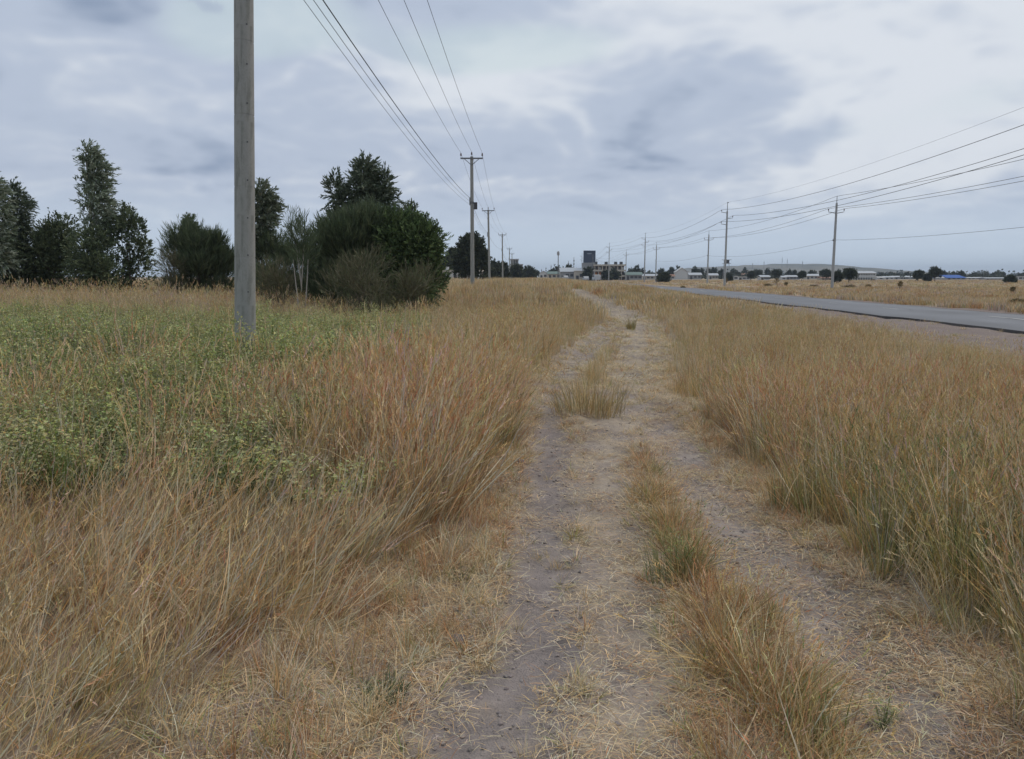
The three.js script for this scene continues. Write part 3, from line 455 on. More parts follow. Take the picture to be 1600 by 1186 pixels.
function sprig(G, x, y, z, dx, dy, dz, o, r, col) { // twig with leaflets along it
  const L = o.twig * (0.6 + 0.7 * r()), k = o.k; let nd = Math.hypot(dx, dy, dz); dx /= nd; dy /= nd; dz /= nd;
  if (o.bare !== undefined && r() < o.bare) leaf(G, x, y, z, dx, dy, dz, L * 1.4, 0.018, r, o.twigCol ?? TW);
  for (let j = 0; j < k; j++) {
    const t = (j + r()) / k, a = o.spread; let ex = dx + (r() - 0.5) * a, ey = dy + (r() - 0.5) * a - (o.droop ?? 0) * t, ez = dz + (r() - 0.5) * a; const n = Math.hypot(ex, ey, ez);
    const c = 0.75 + 0.5 * r(); leaf(G, x + dx * L * t, y + (dy - (o.droop ?? 0) * t * 0.5) * L * t, z + dz * L * t, ex / n, ey / n, ez / n, o.len * (0.7 + 0.6 * r()), o.wid * (0.7 + 0.6 * r()), r, [col[0] * c, col[1] * c, col[2] * c]);
  }
}
function crown(G, clumps, o, r, seed) {
  for (const [cx, cy, cz, rx, ry, rz, n] of clumps) for (let s = 0; s < n; s++) {
    const u = r() * 2 - 1, a = r() * 2 * Math.PI, q = Math.sqrt(1 - u * u), nx = q * Math.cos(a), ny = u, nz = q * Math.sin(a), m = (1 + 0.38 * n3(nx * 1.9 + cx + seed, ny * 1.9 + cy, nz * 1.9 + cz)) * mix(o.inner ?? 0.5, 1, Math.pow(r(), 0.55));
    const x = cx + nx * rx * m, y = Math.max(0.05, cy + ny * ry * m), z = cz + nz * rz * m;
    sprig(G, x, y, z, nx * o.out + (o.wind ?? 0) + (r() - 0.5) * 0.6, ny * o.out + o.up + (r() - 0.5) * 0.5, nz * o.out + (r() - 0.5) * 0.6, o, r, vary(r, pick(r, ...o.cols), 0.35));
  }
}
const STYLE = {
  feathery: { twig: 0.34, k: 9, len: 0.17, wid: 0.05, spread: 1.0, out: 0.8, up: 0.35, wind: 0.35, droop: 0.35, inner: 0.15, cols: [[3, [0.23, 0.275, 0.185]], [2.4, [0.38, 0.42, 0.33]], [1, [0.12, 0.155, 0.09]]] },
  broom: { twig: 0.3, k: 8, len: 0.3, wid: 0.02, spread: 0.75, out: 0.55, up: 0.9, inner: 0.45, bare: 0.1, cols: [[3, [0.12, 0.155, 0.08]], [2, [0.085, 0.112, 0.06]], [1, [0.165, 0.195, 0.105]]] },
  leafy: { twig: 0.28, k: 9, len: 0.12, wid: 0.055, spread: 1.3, out: 0.9, up: 0.35, inner: 0.5, droop: 0.15, cols: [[3, [0.13, 0.165, 0.085]], [2, [0.085, 0.11, 0.06]], [1, [0.2, 0.235, 0.13]]] },
  bright: { twig: 0.3, k: 9, len: 0.13, wid: 0.05, spread: 1.2, out: 0.9, up: 0.5, inner: 0.5, droop: 0.15, cols: [[3, [0.125, 0.18, 0.068]], [2, [0.075, 0.11, 0.045]], [1, [0.18, 0.245, 0.095]]] },
  twiggy: { twig: 0.4, k: 5, len: 0.2, wid: 0.014, spread: 1.1, out: 0.7, up: 0.7, inner: 0.2, bare: 0.9, twigCol: [0.16, 0.145, 0.09], cols: [[2, [0.17, 0.16, 0.095]], [3, [0.13, 0.15, 0.07]], [1, [0.24, 0.22, 0.14]]] },
  round: { twig: 0.3, k: 8, len: 0.2, wid: 0.1, spread: 1.4, out: 0.9, up: 0.2, inner: 0.35, cols: [[3, [0.065, 0.08, 0.046]], [2, [0.045, 0.055, 0.035]], [1, [0.09, 0.105, 0.056]]] },
  dry: { twig: 0.28, k: 7, len: 0.14, wid: 0.06, spread: 1.4, out: 0.9, up: 0.4, inner: 0.3, bare: 0.4, cols: [[3, [0.25, 0.19, 0.1]], [2, [0.19, 0.18, 0.09]], [1, [0.3, 0.2, 0.11]]] },
};
let treeSeed = 1000;
// clumps that fill a dome of the given width and height
function dome(r, w, h, dep, m, n, y0 = 0.15, size = 0.42) { return V_(m, (i) => { const a = r() * 2 * Math.PI, q = Math.sqrt(r()) * 0.62, v = mix(y0, 0.8, r()), k = Math.sqrt(Math.max(0.1, 1 - ((v - 0.3) / 0.75) ** 2)), s = size * (0.75 + 0.5 * r()); return [Math.cos(a) * q * w * 0.5 * k, v * h, Math.sin(a) * q * dep * 0.5 * k, w * 0.5 * s, h * 0.5 * s * 0.8, dep * 0.5 * s, n]; }); }
function tree(name, label, category, px, topPy, d, wpx, o) {
  const r = rng(treeSeed += 17), b = at(px, 432, d), y0 = groundH(b.x, d), H = at(px, topPy, d).y - y0, W = wpx / F * d, t = thing(name, label, category, [b.x, y0 - 0.05, -d], o.group), st = { ...STYLE[o.style], ...(o.over ?? {}) };
  let clumps;
  if (o.kind === 'mast') { // tall narrow tree with tiers of branches
    clumps = []; const m = o.tiers ?? 11; for (let k = 0; k < m; k++) { const v = mix(o.from ?? 0.35, 0.94, (k + 0.5) / m), wd = W * 0.5 * (o.prof ? o.prof(v) : 1), a = r() * 7, q = wd * 0.55 * r(); clumps.push([Math.cos(a) * q + (st.wind ?? 0) * 0.4, v * H, Math.sin(a) * q, wd * (0.35 + 0.4 * r()), H * 0.04 * (0.7 + 0.8 * r()), wd * (0.4 + 0.3 * r()), o.n ?? 120]); }
    clumps.push([0.05 * W, H * 0.96, 0, W * 0.12, H * 0.05, W * 0.12, Math.round((o.n ?? 120) * 0.5)]);
  } else clumps = dome(r, W, H, W * (o.deep ?? 0.9), o.m ?? 14, o.n ?? 200, o.y0 ?? 0.15, o.size);
  for (const c of o.extra ?? []) clumps.push([c[0] * W, c[1] * H, c[2] * W, c[3] * W, c[4] * H, c[3] * W, c[5]]);
  const B = new Geo(), tr = o.trunk ?? 0.07, lean = o.lean ?? 0;
  const forks = o.stems ?? 1;
  for (let f = 0; f < forks; f++) { const sx = forks > 1 ? (f / (forks - 1) - 0.5) * W * 0.3 : 0, top = [sx * 1.6 + lean * H * 0.5, H * (o.kind === 'mast' ? 0.96 : 0.6), (r() - 0.5) * 0.3 * W * (o.kind === 'mast' ? 0.2 : 1)]; limb(B, [sx * 0.4, -0.1, 0], top, tr, tr * 0.3, 7, 6, 0.02 * (r() - 0.3)); }
  for (const [cx, cy, cz] of clumps) { const s = clamp(cy * (o.kind === 'mast' ? 0.88 : 0.45), 0.1, H * 0.9); limb(B, [lean * s * 0.4, s, 0], [cx, cy, cz], tr * 0.38, tr * 0.12, 5, 3, 0.05 * (r() - 0.5)); }
  mesh('trunk', B.build(true), o.bark ?? barkDark, t);
  const G = new Geo(); crown(G, clumps, st, r, treeSeed); mesh('crown', G.build(), crownMat, t); return t;
}
const LB = 'bushes and trees on the left';
tree('tall_tree', 'tallest tree on the left, narrow with light feathery leaves', 'tree', 149, 226, 36, 66, { style: 'feathery', kind: 'mast', tiers: 13, n: 105, from: 0.44, trunk: 0.09, bark: barkPale, prof: (v) => 0.5 + 0.5 * ss(0.95, 0.7, v), over: { wind: 0.55 }, group: LB });
tree('young_tree', 'light feathery tree cut off by the left edge', 'tree', -8, 268, 34, 50, { style: 'feathery', kind: 'mast', tiers: 13, n: 80, from: 0.3, trunk: 0.07, bark: barkPale, group: LB });
tree('young_tree', 'slim young tree rising from the dark bushes near the left edge', 'tree', 30, 290, 36, 38, { style: 'feathery', kind: 'mast', tiers: 12, n: 65, from: 0.35, trunk: 0.06, bark: barkPale, over: { cols: [[3, [0.11, 0.14, 0.09]], [1, [0.19, 0.22, 0.15]]] }, group: LB });
tree('bush', 'dark bush at the foot of the slim young tree by the left edge', 'bush', 12, 348, 36.5, 90, { style: 'leafy', m: 12, n: 190, group: LB });
tree('bush', 'wide dark bush left of the tallest tree', 'bush', 84, 330, 36.6, 104, { style: 'leafy', m: 18, n: 170, group: LB });
tree('bush', 'dark bush under the tallest tree', 'bush', 148, 350, 34.6, 84, { style: 'leafy', m: 13, n: 130, group: LB });
tree('sprouting_shrub', 'open shrub with upright sprouting shoots right of the tallest tree', 'shrub', 205, 318, 36, 68, { style: 'leafy', m: 7, n: 90, y0: 0.2, extra: [[-0.02, 0.86, 0, 0.1, 0.13, 90], [0.2, 0.74, 0, 0.12, 0.1, 90], [-0.28, 0.72, 0.1, 0.1, 0.1, 80], [0.36, 0.55, 0, 0.1, 0.1, 80]], over: { len: 0.15, up: 0.6 }, group: LB });
tree('broom_bush', 'low dark broom-like bush left of the near concrete pole', 'bush', 312, 350, 34, 128, { style: 'broom', m: 16, n: 330, deep: 0.6, size: 0.36, group: LB });
tree('young_tree', 'small sprouting treetop above the broom-like bush', 'tree', 300, 340, 35, 26, { style: 'leafy', kind: 'mast', tiers: 6, n: 90, from: 0.55, trunk: 0.04, group: LB });
tree('bush', 'small brownish bush at the left foot of the broom-like bush', 'bush', 268, 388, 33, 50, { style: 'twiggy', m: 9, n: 70, group: LB });
tree('young_tree', 'feathery tree with pale trunk just right of the near concrete pole', 'tree', 411, 288, 33, 54, { style: 'feathery', kind: 'mast', tiers: 13, n: 80, from: 0.45, trunk: 0.06, bark: barkPale, over: { cols: [[3, [0.17, 0.2, 0.13]], [2, [0.28, 0.3, 0.22]], [1, [0.09, 0.115, 0.07]]] }, group: LB });
tree('bush', 'low dark bush between the near pole and the large bush', 'bush', 430, 360, 33, 130, { style: 'broom', m: 14, n: 260, size: 0.36, group: LB });
tree('small_tree', 'small wispy tree on two thin pale stems beside the large bush', 'tree', 470, 334, 26, 50, { style: 'broom', m: 8, n: 34, y0: 0.66, size: 0.42, stems: 2, trunk: 0.035, bark: barkPale, over: { k: 6 }, group: LB });
tree('large_bush', 'very large dark broom-like bush in the middle of the left side', 'bush', 560, 316, 29.5, 245, { style: 'broom', m: 40, n: 400, size: 0.34, deep: 0.8, y0: 0.1, trunk: 0.12, group: LB });
tree('tall_tree', 'feathery tree rising out of the top of the very large bush', 'tree', 572, 248, 30.5, 96, { style: 'feathery', kind: 'mast', tiers: 15, n: 85, from: 0.5, trunk: 0.08, extra: [[-0.46, 0.8, 0, 0.1, 0.1, 130], [-0.3, 0.73, 0.1, 0.11, 0.08, 130], [0.33, 0.83, 0, 0.1, 0.1, 140], [0.2, 0.76, 0, 0.14, 0.1, 130], [-0.5, 0.62, 0, 0.1, 0.05, 90], [0.72, 0.66, 0, 0.07, 0.05, 70]], prof: (v) => 0.45 + 0.9 * ss(0.92, 0.6, v), over: { cols: [[3, [0.13, 0.16, 0.105]], [1, [0.22, 0.25, 0.18]], [1, [0.08, 0.105, 0.06]]], wind: 0.1 }, group: LB });
tree('large_bush', 'brighter green bush forming the right flank of the very large bush', 'bush', 640, 330, 28.5, 112, { style: 'bright', m: 22, n: 330, size: 0.4, extra: [[-0.2, 0.9, 0, 0.25, 0.1, 200], [0.1, 0.85, 0, 0.16, 0.1, 150]], trunk: 0.1, group: LB });
tree('dry_shrub', 'grey-brown twiggy shrub in front of the very large bush', 'shrub', 565, 388, 24.5, 165, { style: 'twiggy', m: 26, n: 44, size: 0.3, deep: 0.7, trunk: 0.03, group: LB });
tree('dry_shrub', 'low twiggy shrub at the right foot of the very large bush', 'shrub', 650, 404, 25, 66, { style: 'twiggy', m: 9, n: 45, trunk: 0.03, group: LB });
tree('dry_shrub', 'low brown shrub between the near pole and the wispy small tree', 'shrub', 432, 402, 27, 70, { style: 'twiggy', m: 10, n: 60, trunk: 0.03, group: LB });
tree('dark_tree', 'dark rounded tree behind the pole with the black box', 'tree', 737, 364, 118, 50, { style: 'round', m: 24, n: 130, y0: 0.25, size: 0.36, trunk: 0.2, over: { twig: 0.7, len: 0.45, wid: 0.22 } });
tree('conifer', 'dark conifer left of the pole with the black box', 'tree', 706, 391, 140, 20, { style: 'round', kind: 'mast', tiers: 8, n: 70, from: 0.2, prof: (v) => 1.25 - v, trunk: 0.14, over: { twig: 0.6, len: 0.4, wid: 0.2 } });
tree('dark_tree', 'low dark tree between the large bush and the conifer', 'tree', 690, 402, 135, 34, { style: 'round', m: 12, n: 80, trunk: 0.14, over: { twig: 0.6, len: 0.4, wid: 0.2 } });
const TL = 'trees behind the left line of poles';
[[756, 414, 170, 26, 'bluish low tree just left of the third pole of the left line'], [773, 411, 190, 26, 'low tree between the third and fourth poles of the left line'], [786, 408, 200, 20, 'dark tree around the fourth pole of the left line'], [806, 416, 240, 24, 'dark tree before the grey concrete building'], [822, 414, 300, 26, 'dark tree right of the grey concrete building'], [834, 422, 330, 16, 'small tree farthest right of the trees at the left poles']].forEach(([px, py, d, w, label], i) => tree('far_tree', label, 'tree', px, py, d, w, { style: 'round', m: 12, n: 60, trunk: 0.15, group: TL, over: { twig: 0.8, len: 0.55, wid: 0.3 } }));
// trees and shrubs on the plain to the right
const RT = 'trees scattered over the plain on the right';
const plainTrees = [
  [1037, 427, 212, 21, 'ball', 'round dark bush sitting alone on the plain by the road'], [1461, 417.5, 240, 20, 'tree', 'tallest dark tree on the plain right of the white arcaded building'], [1435, 423, 242, 17, 'tree', 'dark tree just left of the tallest plain tree'], [1448, 427, 246, 12, 'ball', 'low dark bush between the two dark plain trees'],
  [1327, 420, 185, 22, 'tree', 'widest dark tree right of the large power pole'], [1308, 425.5, 172, 15, 'tree', 'dark tree close on the right of the large power pole'], [1291, 421, 300, 22, 'tree', 'spreading dark tree behind the large power pole'], [1253, 424, 280, 13, 'tree', 'small round-topped tree left of the large power pole'], [1213, 420.5, 300, 19, 'tree', 'dark tree above the leafy sapling on the plain'],
  [1173, 423, 310, 12, 'tree', 'dark round tree right of the raised tank'], [1184, 421, 400, 18, 'tree', 'bluish tree right of the dark round tree near the tank'], [1580, 430, 190, 15, 'ball', 'dark squat bush near the right edge of the plain'], [1139, 427, 260, 11, 'ball', 'dark bush beside the foot of the tall pole by the tank']];
for (const [px, py, d, w, k, label] of plainTrees) tree('plain_tree', label, 'tree', px, py, d, w, { style: 'round', m: 16, n: 70, y0: k === 'ball' ? 0.1 : 0.5, size: k === 'ball' ? 0.44 : 0.38, trunk: 0.14, group: RT, over: { twig: 0.5, len: 0.3, wid: 0.15 } });
const SH = 'saplings and shrubs on the plain';
[[1213, 434, 120, 9, 'dry', 'leafy yellowish sapling below the dark tree on the plain'], [1135, 434, 140, 7, 'dry', 'reddish sapling right of the tall pole by the tank'], [1407, 439, 86, 9, 'dry', 'thin brown sapling alone on the plain left of the dark trees'], [1585, 448, 72, 7, 'dry', 'small brown sapling near the right edge of the plain'], [1229, 440, 125, 6, 'dry', 'tiny sapling right of the leafy yellowish sapling']].forEach(([px, py, d, w, st, label]) => tree('sapling', label, 'sapling', px, py, d, w, { style: st, m: 6, n: 22, y0: 0.62, size: 0.45, trunk: 0.025, group: SH, over: { twig: 0.14, len: 0.09, wid: 0.04 } }));
[[1200, 444, 125, 14, 'low scrubby shrub left of the leafy yellowish sapling'], [1326, 446, 105, 26, 'wide low brown shrub right of the large power pole'], [1357, 445, 105, 10, 'small brown shrub right of the wide low shrub'], [1272, 446, 110, 20, 'flat brown shrub left of the large power pole'], [1365, 436.5, 300, 10, 'low dark scrub before the white arcaded building'], [1068, 449, 108, 8, 'tiny scrub at the far road edge']].forEach(([px, py, d, w, label]) => tree('low_shrub', label, 'shrub', px, py, d, w, { style: 'dry', m: 9, n: 26, y0: 0.2, size: 0.4, trunk: 0.02, group: SH, over: { twig: 0.2, len: 0.12, wid: 0.06 } }));
tree('low_shrub', 'dark shrub at the right edge beyond the road', 'shrub', 1597, 471, 42, 26, { style: 'dry', m: 9, n: 60, y0: 0.2, trunk: 0.02, group: SH, over: { twig: 0.2, len: 0.1, wid: 0.04 } });

// ---------------------------------------------------------------- far town
const paint = { white: std(0.52, 0.52, 0.51), cream: std(0.46, 0.42, 0.36), grey: std(0.3, 0.3, 0.3), dark: std(0.045, 0.045, 0.05, 0.4), orange: std(0.5, 0.2, 0.085), tin: std(0.42, 0.45, 0.48, 0.5), rust: std(0.3, 0.17, 0.12), blue: std(0.03, 0.11, 0.38), navy: std(0.022, 0.034, 0.062, 0.35), beige: std(0.46, 0.41, 0.34), green: std(0.17, 0.23, 0.21) };
function span(px0, px1, pyTop, d) { const a = at(px0, 432, d), b = at(px1, 432, d), x = (a.x + b.x) / 2; const y0 = groundH(x, d) - 0.1; return { x, y0, w: b.x - a.x, h: at((px0 + px1) / 2, pyTop, d).y - y0, d }; }
function gableRoof(w, h, dep, over = 0.4) { const s = new THREE.Shape(); s.moveTo(-dep / 2 - over, 0); s.lineTo(0, h); s.lineTo(dep / 2 + over, 0); s.lineTo(dep / 2 + over, -0.12); s.lineTo(0, h - 0.14); s.lineTo(-dep / 2 - over, -0.12); s.closePath(); return new THREE.ExtrudeGeometry(s, { depth: w + 2 * over, bevelEnabled: false }).translate(0, 0, -w / 2 - over).rotateY(Math.PI / 2); }
function house(px0, px1, pyTop, d, wall, roof, label, o = {}) {
  const s = span(px0, px1, pyTop, d), dep = o.dep ?? Math.max(5, s.w * 0.6), wh = s.h * (o.flat ? 0.95 : o.wall ?? 0.68), t = thing(o.name ?? 'house', label, o.category ?? 'house', [s.x, s.y0, -d - dep / 2], o.group ?? 'far houses of the town');
  mesh('wall', box(s.w, wh, dep, 0, wh / 2, 0), wall, t);
  if (o.flat) mesh('roof', box(s.w + 0.5, s.h * 0.05, dep + 0.5, 0, wh + s.h * 0.025, 0), roof, t); else if (o.gableFront) mesh('roof', gableRoof(dep, s.h - wh, s.w).rotateY(Math.PI / 2).translate(0, wh, 0), roof, t), mesh('gable', (() => { const q = new THREE.Shape(); q.moveTo(-s.w / 2, 0); q.lineTo(s.w / 2, 0); q.lineTo(0, s.h - wh - 0.15); return new THREE.ExtrudeGeometry(q, { depth: dep - 0.1, bevelEnabled: false }).translate(0, wh, -dep / 2 + 0.05); })(), wall, t); else mesh('roof', gableRoof(s.w, s.h - wh, dep).translate(0, wh, 0), roof, t);
  const n = o.windows ?? Math.max(1, Math.round(s.w / 4)); for (let k = 0; k < n; k++) { const wx = ((k + 0.5) / n - 0.5) * s.w; mesh(k === 0 && n > 1 ? 'door' : 'window', k === 0 && n > 1 ? box(1.1, Math.min(2.1, wh * 0.75), 0.1, wx, Math.min(2.1, wh * 0.75) / 2, dep / 2) : box(1.4, Math.min(1.2, wh * 0.4), 0.1, wx, wh * 0.58, dep / 2), paint.dark, t); }
  return t;
}
// left: low white structure with posts, behind the pole with the black box
{ const s = span(690, 752, 421.5, 128), t = thing('low_building', 'low white flat-roofed open building behind the pole with the black box', 'building', [s.x, s.y0, -132]);
  mesh('roof', box(s.w + 0.4, 0.35, 6, 0, s.h - 0.2, 0), paint.cream, t); mesh('back_wall', box(s.w, s.h - 0.4, 0.2, 0, (s.h - 0.4) / 2, -2.8), paint.grey, t);
  for (let k = 0; k < 6; k++) mesh('post', box(0.7, s.h - 0.4, 0.5, (k / 5 - 0.5) * (s.w - 0.8), (s.h - 0.4) / 2, 2.6), paint.white, t);
  for (const x of [-2.6, -1, 1.2]) mesh('roof_tank', new THREE.CylinderGeometry(0.3, 0.3, 0.55, 10).translate(x, s.h + 0.25, 1), paint.white, t); }
{ const s = span(797, 817, 404.5, 360), t = thing('concrete_building', 'grey unfinished concrete building behind the left line of poles', 'building', [s.x, s.y0, -366]), st = s.h / 4;
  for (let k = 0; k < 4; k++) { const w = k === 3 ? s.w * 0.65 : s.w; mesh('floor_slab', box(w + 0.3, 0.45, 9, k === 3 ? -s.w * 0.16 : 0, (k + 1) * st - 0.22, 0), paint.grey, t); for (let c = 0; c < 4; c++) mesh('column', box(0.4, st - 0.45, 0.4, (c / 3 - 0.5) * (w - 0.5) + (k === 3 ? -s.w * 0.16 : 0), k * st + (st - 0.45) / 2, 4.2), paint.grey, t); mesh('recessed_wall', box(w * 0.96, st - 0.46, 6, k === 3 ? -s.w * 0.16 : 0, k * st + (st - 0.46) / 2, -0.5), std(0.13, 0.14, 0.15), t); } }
// centre
{ const s = span(911.2, 930, 391.5, 350), t = thing('billboard', 'large dark navy billboard rising above the town beside the orange building', 'billboard', [s.x, s.y0, -350]), ph = at(920, 391.5, 350).y - at(920, 414, 350).y;
  mesh('panel', new RoundedBoxGeometry(s.w, ph, 0.7, 2, 0.06).translate(0, s.h - ph / 2, 0), paint.navy, t); mesh('inner_panel', box(s.w * 0.86, ph * 0.66, 0.06, 0, s.h - ph * 0.58, 0.39), std(0.035, 0.05, 0.085, 0.4), t); mesh('header_stripe', box(s.w * 0.4, ph * 0.035, 0.05, -s.w * 0.02, s.h - ph * 0.21, 0.39), std(0.3, 0.33, 0.38), t); mesh('header_stripe', box(s.w * 0.24, ph * 0.03, 0.05, -s.w * 0.04, s.h - ph * 0.245, 0.39), std(0.3, 0.33, 0.38), t);
  for (const x of [-s.w * 0.36, s.w * 0.36]) mesh('leg', new THREE.CylinderGeometry(0.25, 0.3, s.h - ph, 10).translate(x, (s.h - ph) / 2, 0), steel, t); }
house(912, 929, 410.5, 335, paint.grey, paint.grey, 'plain grey block in front of the dark billboard', { flat: true, dep: 8, windows: 3, name: 'grey_block', category: 'building' });
{ const s = span(929, 977, 413, 330), t = thing('orange_building', 'long three-storey pale building with orange panels right of the billboard', 'building', [s.x, s.y0, -336]), st = s.h / 3, r = rng(5);
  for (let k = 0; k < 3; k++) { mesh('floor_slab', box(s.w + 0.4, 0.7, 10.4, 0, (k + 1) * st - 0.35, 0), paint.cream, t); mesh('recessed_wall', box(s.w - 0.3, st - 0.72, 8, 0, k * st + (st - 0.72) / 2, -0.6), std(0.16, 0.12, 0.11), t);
    for (let c = 0; c < 8; c++) { const x = ((c + 0.5) / 8 - 0.5) * s.w; mesh('column', box(0.35, st - 0.72, 0.35, (c / 8 - 0.5) * s.w + 0.2, k * st + (st - 0.72) / 2, 4.6), paint.cream, t); if (k === 1 ? c < 5 : (c + k) % 3 === 0) mesh('wall_panel', box(s.w / 8 * 0.6, st * 0.45, 0.2, x, k * st + st * 0.28, 3.6), k === 1 ? paint.orange : paint.white, t); else mesh('window', box(s.w / 8 * 0.5, st * 0.42, 0.15, x, k * st + st * 0.38, 3.5), paint.dark, t); } }
  for (const x of [-5.5, -1, 3.2, 5.6]) mesh('roof_tank', new THREE.CylinderGeometry(0.7, 0.75, 1.2, 10).translate(x, s.h + 0.6, 0), paint.dark, t); }
house(899, 911.5, 423, 300, paint.beige, paint.beige, 'plain beige box building left of the white car and the billboard', { flat: true, dep: 7, windows: 2, name: 'beige_block', category: 'building' });
house(876, 911, 418, 345, paint.grey, paint.tin, 'long low shed with grey tin roof left of the billboard', { dep: 9, windows: 5, name: 'shed', category: 'shed' });
house(856, 876, 424, 380, paint.beige, paint.green, 'low house with green roof below the street lamp mast', { windows: 3 });
house(843, 855, 423, 420, paint.white, paint.tin, 'small white house with tin roof farthest left in the town', { windows: 2, gableFront: true });
house(978, 1003, 425, 330, paint.grey, paint.green, 'dark low house right of the orange building', { windows: 4 });
house(1004, 1028, 428, 380, paint.cream, paint.tin, 'long cream house left of the round dark bush', { windows: 4 });
house(1032, 1054, 428.5, 400, paint.white, paint.rust, 'low white house with brown roof behind the round dark bush', { windows: 4 });
house(1056, 1074.5, 418, 420, paint.white, paint.white, 'tall plain white gabled house right of the round dark bush', { gableFront: true, wall: 0.62, windows: 0, name: 'gabled_house' });
house(1077, 1096, 426, 430, paint.grey, paint.tin, 'grey tin-roofed house right of the tall white gabled house', { windows: 3 });
house(1108, 1122, 427, 440, paint.cream, paint.tin, 'small cream house left of the raised tank', { windows: 3 });
house(1141, 1153, 431, 330, paint.white, paint.tin, 'small white shed right of the tall pole by the tank', { flat: true, windows: 2 });
house(1154, 1172, 432, 345, paint.white, paint.white, 'low white wall-like shed left of the dark round tree', { flat: true, windows: 3 });
house(1158, 1180, 427, 520, paint.grey, paint.rust, 'brown-roofed house behind the low white shed', { windows: 4 });
house(1189, 1203, 430, 360, paint.white, paint.tin, 'small white house with tin roof left of the sapling trees', { windows: 3 });
house(1222, 1228, 431, 380, paint.white, paint.tin, 'tiny white hut right of the dark tree above the sapling', { windows: 1 });
house(1229, 1250, 430, 400, paint.grey, paint.tin, 'long grey-roofed house left of the small round-topped tree', { windows: 4 });
house(1260, 1284, 428, 430, paint.cream, paint.tin, 'cream house with light tin roof left of the large power pole', { windows: 4 });
house(1284, 1300, 432.5, 340, paint.beige, paint.rust, 'low brown house behind the large power pole', { windows: 3 });
{ const s = span(1334, 1371, 426.5, 370), t = thing('arcaded_building', 'white two-storey arcaded building right of the widest dark tree', 'building', [s.x, s.y0, -376]), st = s.h / 2;
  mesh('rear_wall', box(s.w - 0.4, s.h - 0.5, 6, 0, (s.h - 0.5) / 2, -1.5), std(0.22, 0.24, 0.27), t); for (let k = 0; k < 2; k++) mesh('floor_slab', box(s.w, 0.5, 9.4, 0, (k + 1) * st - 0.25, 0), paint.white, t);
  for (let k = 0; k < 2; k++) for (let c = 0; c < 10; c++) mesh('column', box(0.4, st - 0.5, 0.4, (c / 9 - 0.5) * (s.w - 0.5), k * st + (st - 0.5) / 2, 4.4), paint.white, t); mesh('railing', box(s.w - 0.2, 0.7, 0.1, 0, st + 0.36, 4.5), paint.white, t); mesh('roof', gableRoof(s.w, 0.9, 9.6).translate(0, s.h, 0), paint.tin, t); }
house(1372, 1382, 432, 400, paint.white, paint.white, 'small white-roofed hut just right of the arcaded building', { windows: 1 });
house(1383, 1397, 431.5, 420, paint.white, paint.tin, 'white hut with pitched tin roof second right of the arcaded building', { windows: 2 });
house(1397, 1430, 431, 450, paint.grey, paint.tin, 'long low grey shed between the arcaded building and the dark trees', { windows: 4, name: 'shed', category: 'shed' });
house(1480, 1509, 429.5, 400, paint.grey, paint.blue, 'long shed with bright blue roof right of the tallest plain tree', { wall: 0.42, windows: 4, name: 'blue_shed', category: 'shed', dep: 14 });
for (const [px, label] of [[1469, 'left one of the two white pointed tents beside the blue shed'], [1476.5, 'right one of the two white pointed tents beside the blue shed']]) { const s = span(px - 4, px + 4, 431, 370), t = thing('marquee_tent', label, 'tent', [s.x, s.y0, -372], 'pointed tents'); mesh('tent_roof', new THREE.LatheGeometry([[s.w / 2, 0], [s.w * 0.28, s.h * 0.12], [s.w * 0.1, s.h * 0.28], [0.03, s.h * 0.5]].map(([a, b]) => new THREE.Vector2(a, b)), 12).translate(0, s.h * 0.5, 0), paint.white, t); for (const a of [0.8, 2.4, 3.9, 5.5]) mesh('tent_pole', new THREE.CylinderGeometry(0.05, 0.05, s.h * 0.5, 6).translate(Math.cos(a) * s.w * 0.46, s.h * 0.25, Math.sin(a) * s.w * 0.46), paint.white, t); }
house(1512, 1538, 433, 430, paint.beige, paint.tin, 'long low house right of the blue-roofed shed', { windows: 4 });
house(1541, 1572, 433.5, 400, paint.grey, paint.tin, 'low grey warehouse left of the dark squat bush', { windows: 5, name: 'shed', category: 'shed' });
house(1585, 1612, 431.5, 330, paint.white, paint.tin, 'white flat-roofed building cut off by the right edge', { flat: true, windows: 4 });
{ const s = span(1129, 1140, 406, 400), t = thing('tank_tower', 'raised dark water tank on thin legs behind the tall pole', 'water tower', [s.x, s.y0, -400]); mesh('tank', new THREE.CylinderGeometry(s.w * 0.38, s.w * 0.38, 1.7, 14).translate(0, s.h - 0.95, 0), paint.dark, t); mesh('lid', box(s.w * 1.1, 0.18, s.w * 1.1, 0, s.h, 0), paint.grey, t); mesh('platform', box(s.w, 0.15, s.w, 0, s.h - 1.9, 0), steel, t); for (const [a, b] of [[-1, -1], [1, -1], [-1, 1], [1, 1]]) { const G = new Geo(); limb(G, [a * s.w * 0.36, 0, b * s.w * 0.36], [a * s.w * 0.32, s.h - 1.95, b * s.w * 0.32], 0.09, 0.08, 6, 1); mesh('leg', G.build(true), paint.grey, t); } }
function mast(px, py, d, label, o = {}) { const s = span(px - 1, px + 1, py, d), t = thing(o.name ?? 'radio_mast', label, o.category ?? 'mast', [s.x, o.y ?? s.y0, -d], o.group); const h = o.y !== undefined ? at(px, py, d).y - o.y : s.h; mesh('pole', new THREE.CylinderGeometry(o.r ?? 0.12, (o.r ?? 0.12) * 1.5, h, 8).translate(0, h / 2, 0), steel, t); if (o.lamp) mesh('lamp_head', new THREE.SphereGeometry(0.5, 12, 8).scale(0.9, 1.6, 0.9).translate(0, h, 0), paint.grey, t); else for (const k of [0.7, 0.85]) mesh('antenna', box((o.r ?? 0.12) * 5, (o.r ?? 0.12) * 5, 0.3, 0, h * k, 0), steel, t); }
